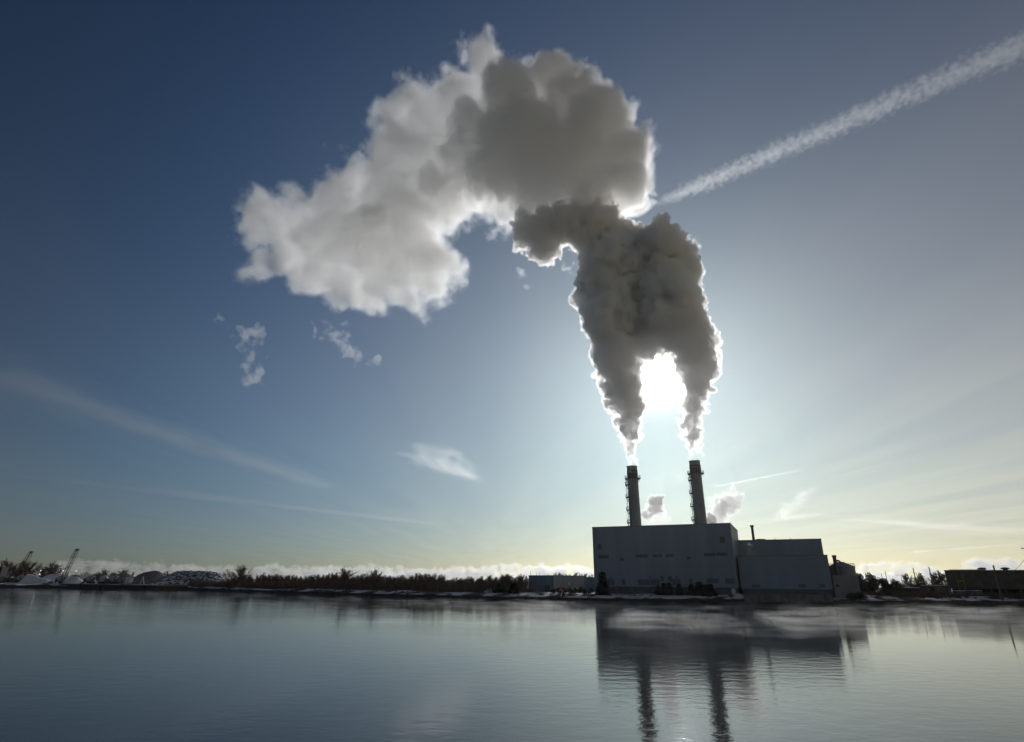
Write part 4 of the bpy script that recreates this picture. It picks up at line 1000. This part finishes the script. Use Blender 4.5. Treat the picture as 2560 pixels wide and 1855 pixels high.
# ------------------------------------------------------------------ contrails and high clouds
def local_frame(A, B):
    A, B = Vector(A), Vector(B); ex = (B-A).normalized(); ez = Vector((0, 0, 1)); ey = ez.cross(ex).normalized(); ez = ex.cross(ey)
    return Matrix.Translation(A) @ Matrix((ex, ey, ez)).transposed().to_4x4(), (B-A).length
def streak(name, p0, p1, Z, w0, w1, dens, vx, cell, amp, label, cat, group=None, flat=.5, oct_=5, shells=((0, 1), (-.35, 1)), taper=0.0, lens=0.0, aniso=(1, 1, 1)):
    k = 1.1292
    A = atZ(p0[0]*k, p0[1]*k, Z); B = atZ(p1[0]*k, p1[1]*k, Z); Mx, L = local_frame(A, B)
    wmax = max(w0, w1); vxv = vx
    nx, ny, nzz = int(L/vx)+3, int(wmax*2.6/vx)+3, int(wmax*2.6*flat/vx)+3
    X = (np.arange(nx)*vx)[:, None, None].astype(np.float32); Yv = ((np.arange(ny)-ny/2)*vx)[None, :, None].astype(np.float32); Zv = ((np.arange(nzz)-nzz/2)*vx)[None, None, :].astype(np.float32)
    t = X/L; wd = w0+(w1-w0)*t
    if lens: wd = wd*np.clip(4*t*(1-t), 0, 1)**lens
    if taper: wd = wd*np.clip(t/taper, 0, 1)**.6
    d = np.sqrt((Yv)**2+(Zv/flat)**2) - wd
    d = d + fractal(d.shape, np.asarray(cell)/vx*np.asarray(aniso), oct_, .6)*amp*wd
    lo = np.array([0, -ny/2*vx, -nzz/2*vx]); root = None
    for i, (lev, dk) in enumerate(shells):
        v, q = iso(d, lo, vx, lev*wmax)
        if not len(q): continue
        o = link(name if root is None else 'inner_streak', np_mesh(name, v, q), vol_mat(name, dens*dk, .8), root)
        if root is None: root = o
        print(name, len(q))
    root.matrix_world = Mx; tag(root, label, cat, group)
streak('contrail', (1442, 456), (2400, 42), 2500, 50, 76, .0024, 5.0, 20, .85, 'broad dappled white vapour trail crossing the upper right sky', 'contrail', 'aircraft vapour trails', shells=((.15, .5), (-.25, 1)), taper=.12, flat=.6)
streak('contrail', (1570, 1080), (1800, 1036), 2500, 55, 45, .0005, 9, 60, .6, 'faint vapour trail low beside the right chimney', 'contrail', 'aircraft vapour trails', taper=.1, lens=.3)
streak('contrail', (1785, 1074), (2120, 982), 2500, 22, 16, .0011, 7, 40, .6, 'thin low vapour trail rising to the right of the chimneys', 'contrail', 'aircraft vapour trails', lens=.3)
CG = 'feathery high clouds'
streak('cirrus_cloud', (-60, 815), (720, 1078), 3000, 620, 150, .00009, 26, 480, .7, 'long soft feathery cloud streak falling from the left edge', 'cirrus cloud', CG, flat=.25, aniso=(5, 1, 1), shells=((.55, .4), (.3, .6), (0, 1), (-.3, 1.3)), taper=.05)
streak('cirrus_cloud', (-60, 1040), (1000, 1165), 3000, 500, 400, .0001, 34, 500, .9, 'very faint thin cloud streak low over the left shore', 'cirrus cloud', CG, flat=.2, aniso=(6, 1, 1), shells=((.2, .6), (-.2, 1)), lens=.4)
streak('cirrus_cloud', (880, 1000), (1072, 1068), 3000, 330, 190, .00022, 16, 130, .9, 'small bright wing shaped feathery cloud left of the chimneys', 'cirrus cloud', CG, flat=.25, aniso=(6, 1, 1), shells=((.35, .4), (.1, .8), (-.2, 1)), lens=.6)
streak('cirrus_cloud', (925, 980), (1055, 1060), 3000, 520, 200, .00016, 18, 150, .95, 'faint feathered upper part of the wing shaped cloud', 'cirrus cloud', CG, flat=.25, aniso=(6, 1, 1), shells=((.35, .4), (.1, .8), (-.2, 1)), lens=.6)
streak('cirrus_cloud', (1715, 1155), (1800, 1078), 3000, 180, 420, .00008, 24, 240, .8, 'hooked feathery cloud below the thin vapour trail', 'cirrus cloud', CG, flat=.25, aniso=(3, 1, 1), shells=((.2, .6), (-.2, 1)), lens=.5)
streak('cirrus_cloud', (1720, 1150), (1825, 1136), 3000, 420, 420, .00007, 28, 300, .8, 'flat feathery cloud foot below the hooked cloud', 'cirrus cloud', CG, flat=.2, aniso=(3, 1, 1), shells=((.2, .6), (-.2, 1)), lens=.5)
streak('cirrus_cloud', (1845, 1234), (2267, 1205), 3000, 400, 500, .0003, 44, 400, .8, 'thin warm cloud band low above the lower hall', 'cirrus cloud', CG, flat=.15, aniso=(7, 1, 1), shells=((.2, .6), (-.2, 1)), lens=.5)
streak('cirrus_cloud', (1850, 1150), (2400, 1185), 3000, 900, 900, .00012, 60, 600, .8, 'wide thin warm cloud veil above the warehouse', 'cirrus cloud', CG, flat=.15, aniso=(7, 1, 1), shells=((.2, .6), (-.2, 1)), lens=.5)

def bank(P, Y, rpx, vx, dens, label, seed, amp=14):
    """low cumulus bank: P = crest in source pixels"""
    global rng
    rng = np.random.default_rng(seed); sph = []; x = P[0][0]
    while x < P[-1][0]:
        top = prof(x, P); r = rng.uniform(*rpx); top += rng.uniform(-1, 4)
        y = top + r
        while y < 1462:
            sph.append((x+rng.uniform(-3, 3), y, r*rng.uniform(.8, 1.1), rng.uniform(-60, 60))); y += r*1.1
        x += rpx[0]*.8
    s = pxs(sph, Y, .3, 1.0)
    steam('cloud_bank', s, vx, [(0, dens*.4, .75, 'outer_cloud'), (-8, dens, .7, 'inner_cloud')], levels=((10, .42), (4, .42)), noise=((120, 60, 40), 4, amp), billow=8, pad=30, label=label, group='cumulus banks along the horizon', cat='cloud bank')
bank([(60, 1420), (150, 1402), (200, 1400), (290, 1398), (310, 1404), (400, 1408), (430, 1412), (480, 1409), (520, 1416), (545, 1414), (600, 1412), (620, 1428), (636, 1428)], 5200, (7, 12), 7.5, .009, 'pale cloud bank low over the left yard and mound', 11)
bank([(636, 1428), (645, 1408), (690, 1407), (720, 1417), (800, 1415), (880, 1412), (960, 1414), (1010, 1416), (1040, 1420), (1140, 1415), (1200, 1418), (1225, 1413), (1290, 1407), (1330, 1412), (1350, 1408), (1380, 1415), (1420, 1411), (1470, 1416), (1500, 1424)], 5200, (7, 13), 7.5, .013, 'long bright cloud bank over the treeline, left of the tall hall', 12)
bank([(2138, 1425), (2165, 1410), (2210, 1403), (2240, 1402), (2290, 1405), (2335, 1410), (2370, 1424)], 5200, (6, 11), 7.5, .012, 'ragged bright cloud bank between the tank and the warehouse', 13, 22)
bank([(2400, 1420), (2430, 1394), (2450, 1389), (2480, 1396), (2520, 1395), (2560, 1406), (2620, 1400), (2660, 1415)], 5200, (6, 11), 7.5, .012, 'ragged cloud bank above the warehouse roof', 14, 22)

# ------------------------------------------------------------------ mist on the water
def mist():
    global rng
    rng = np.random.default_rng(5)
    x0, x1, y0, y1, h = -330, 330, 62, 330, 2.2
    vx = np.array([1.6, 1.1, .18]); shp = (int((x1-x0)/vx[0]), int((y1-y0)/vx[1]), int(h/vx[2])+3)
    X = (x0+np.arange(shp[0])*vx[0])[:, None, None]; Yv = (y0+np.arange(shp[1])*vx[1])[None, :, None]; Z = (np.arange(shp[2])*vx[2]-.18)[None, None, :]
    shx = np.array([p.x for p in SP]); shy = np.array([p.y for p in SP]); ys = np.interp(X[:, 0, 0], shx, shy)[:, None, None]
    far = np.clip((Yv-y0)/55, 0, 1)*np.clip((ys-9-Yv)/14, 0, 1)
    nz = fractal(shp, (9/1.6, 3.0/1.1, 9), 5, .7)
    H = (.08+1.0*far)*(1+.0*X)
    F = (Z - H*(.35+1.3*nz)).astype(np.float32)
    F = (F + .9*(1-np.clip(np.minimum((X+25)/35, (165-X)/45), 0, 1))*np.clip(H, 0, 1)*.75).astype(np.float32); F = np.maximum(F, (Yv-(ys-2)).astype(np.float32)); F = np.maximum(F, (.06-Z).astype(np.float32)*3)
    g = F.copy(); root = None
    for lev, dn_ in ((0.0, .005), (-.3, .014)):
        v, q = iso_v(F, np.array([x0, y0, -.18]), vx, lev)
        if len(q) == 0: continue
        o = link('mist' if root is None else 'dense_mist', np_mesh('mist', v, q), vol_mat('mist', dn_, .6), root)
        if root is None: root = o
        print('mist', len(q))
    tag(root, 'thin streaks of sunlit steam fog lying on the water before the quay', 'mist', kind='stuff')
def iso_v(F, lo, vx, level): return iso(F, lo, vx, level)
mist()

# ------------------------------------------------------------------ thin haze box, added to lift the blacks like veiling glare
def haze():
    mb = MB(); mb.quadbox([(-900, -25), (900, -25), (900, 900), (-900, 900)], -2.5, 345)
    me = mb.mesh('haze'); o = link('haze', me, None)
    m = bpy.data.materials.new('haze'); m.use_nodes = True; n = m.node_tree.nodes; n.clear(); out = n.new('ShaderNodeOutputMaterial'); v = n.new('ShaderNodeVolumePrincipled')
    v.inputs['Color'].default_value = (.95, .96, 1, 1); v.inputs['Density'].default_value = HAZE_DENSITY; v.inputs['Anisotropy'].default_value = .8
    m.node_tree.links.new(v.outputs[0], out.inputs['Volume']); me.materials.append(m); tag(o, kind='stuff', label='thin added haze filling the whole scene in place of veiling glare', cat='haze')
HAZE_DENSITY = .000022
haze()
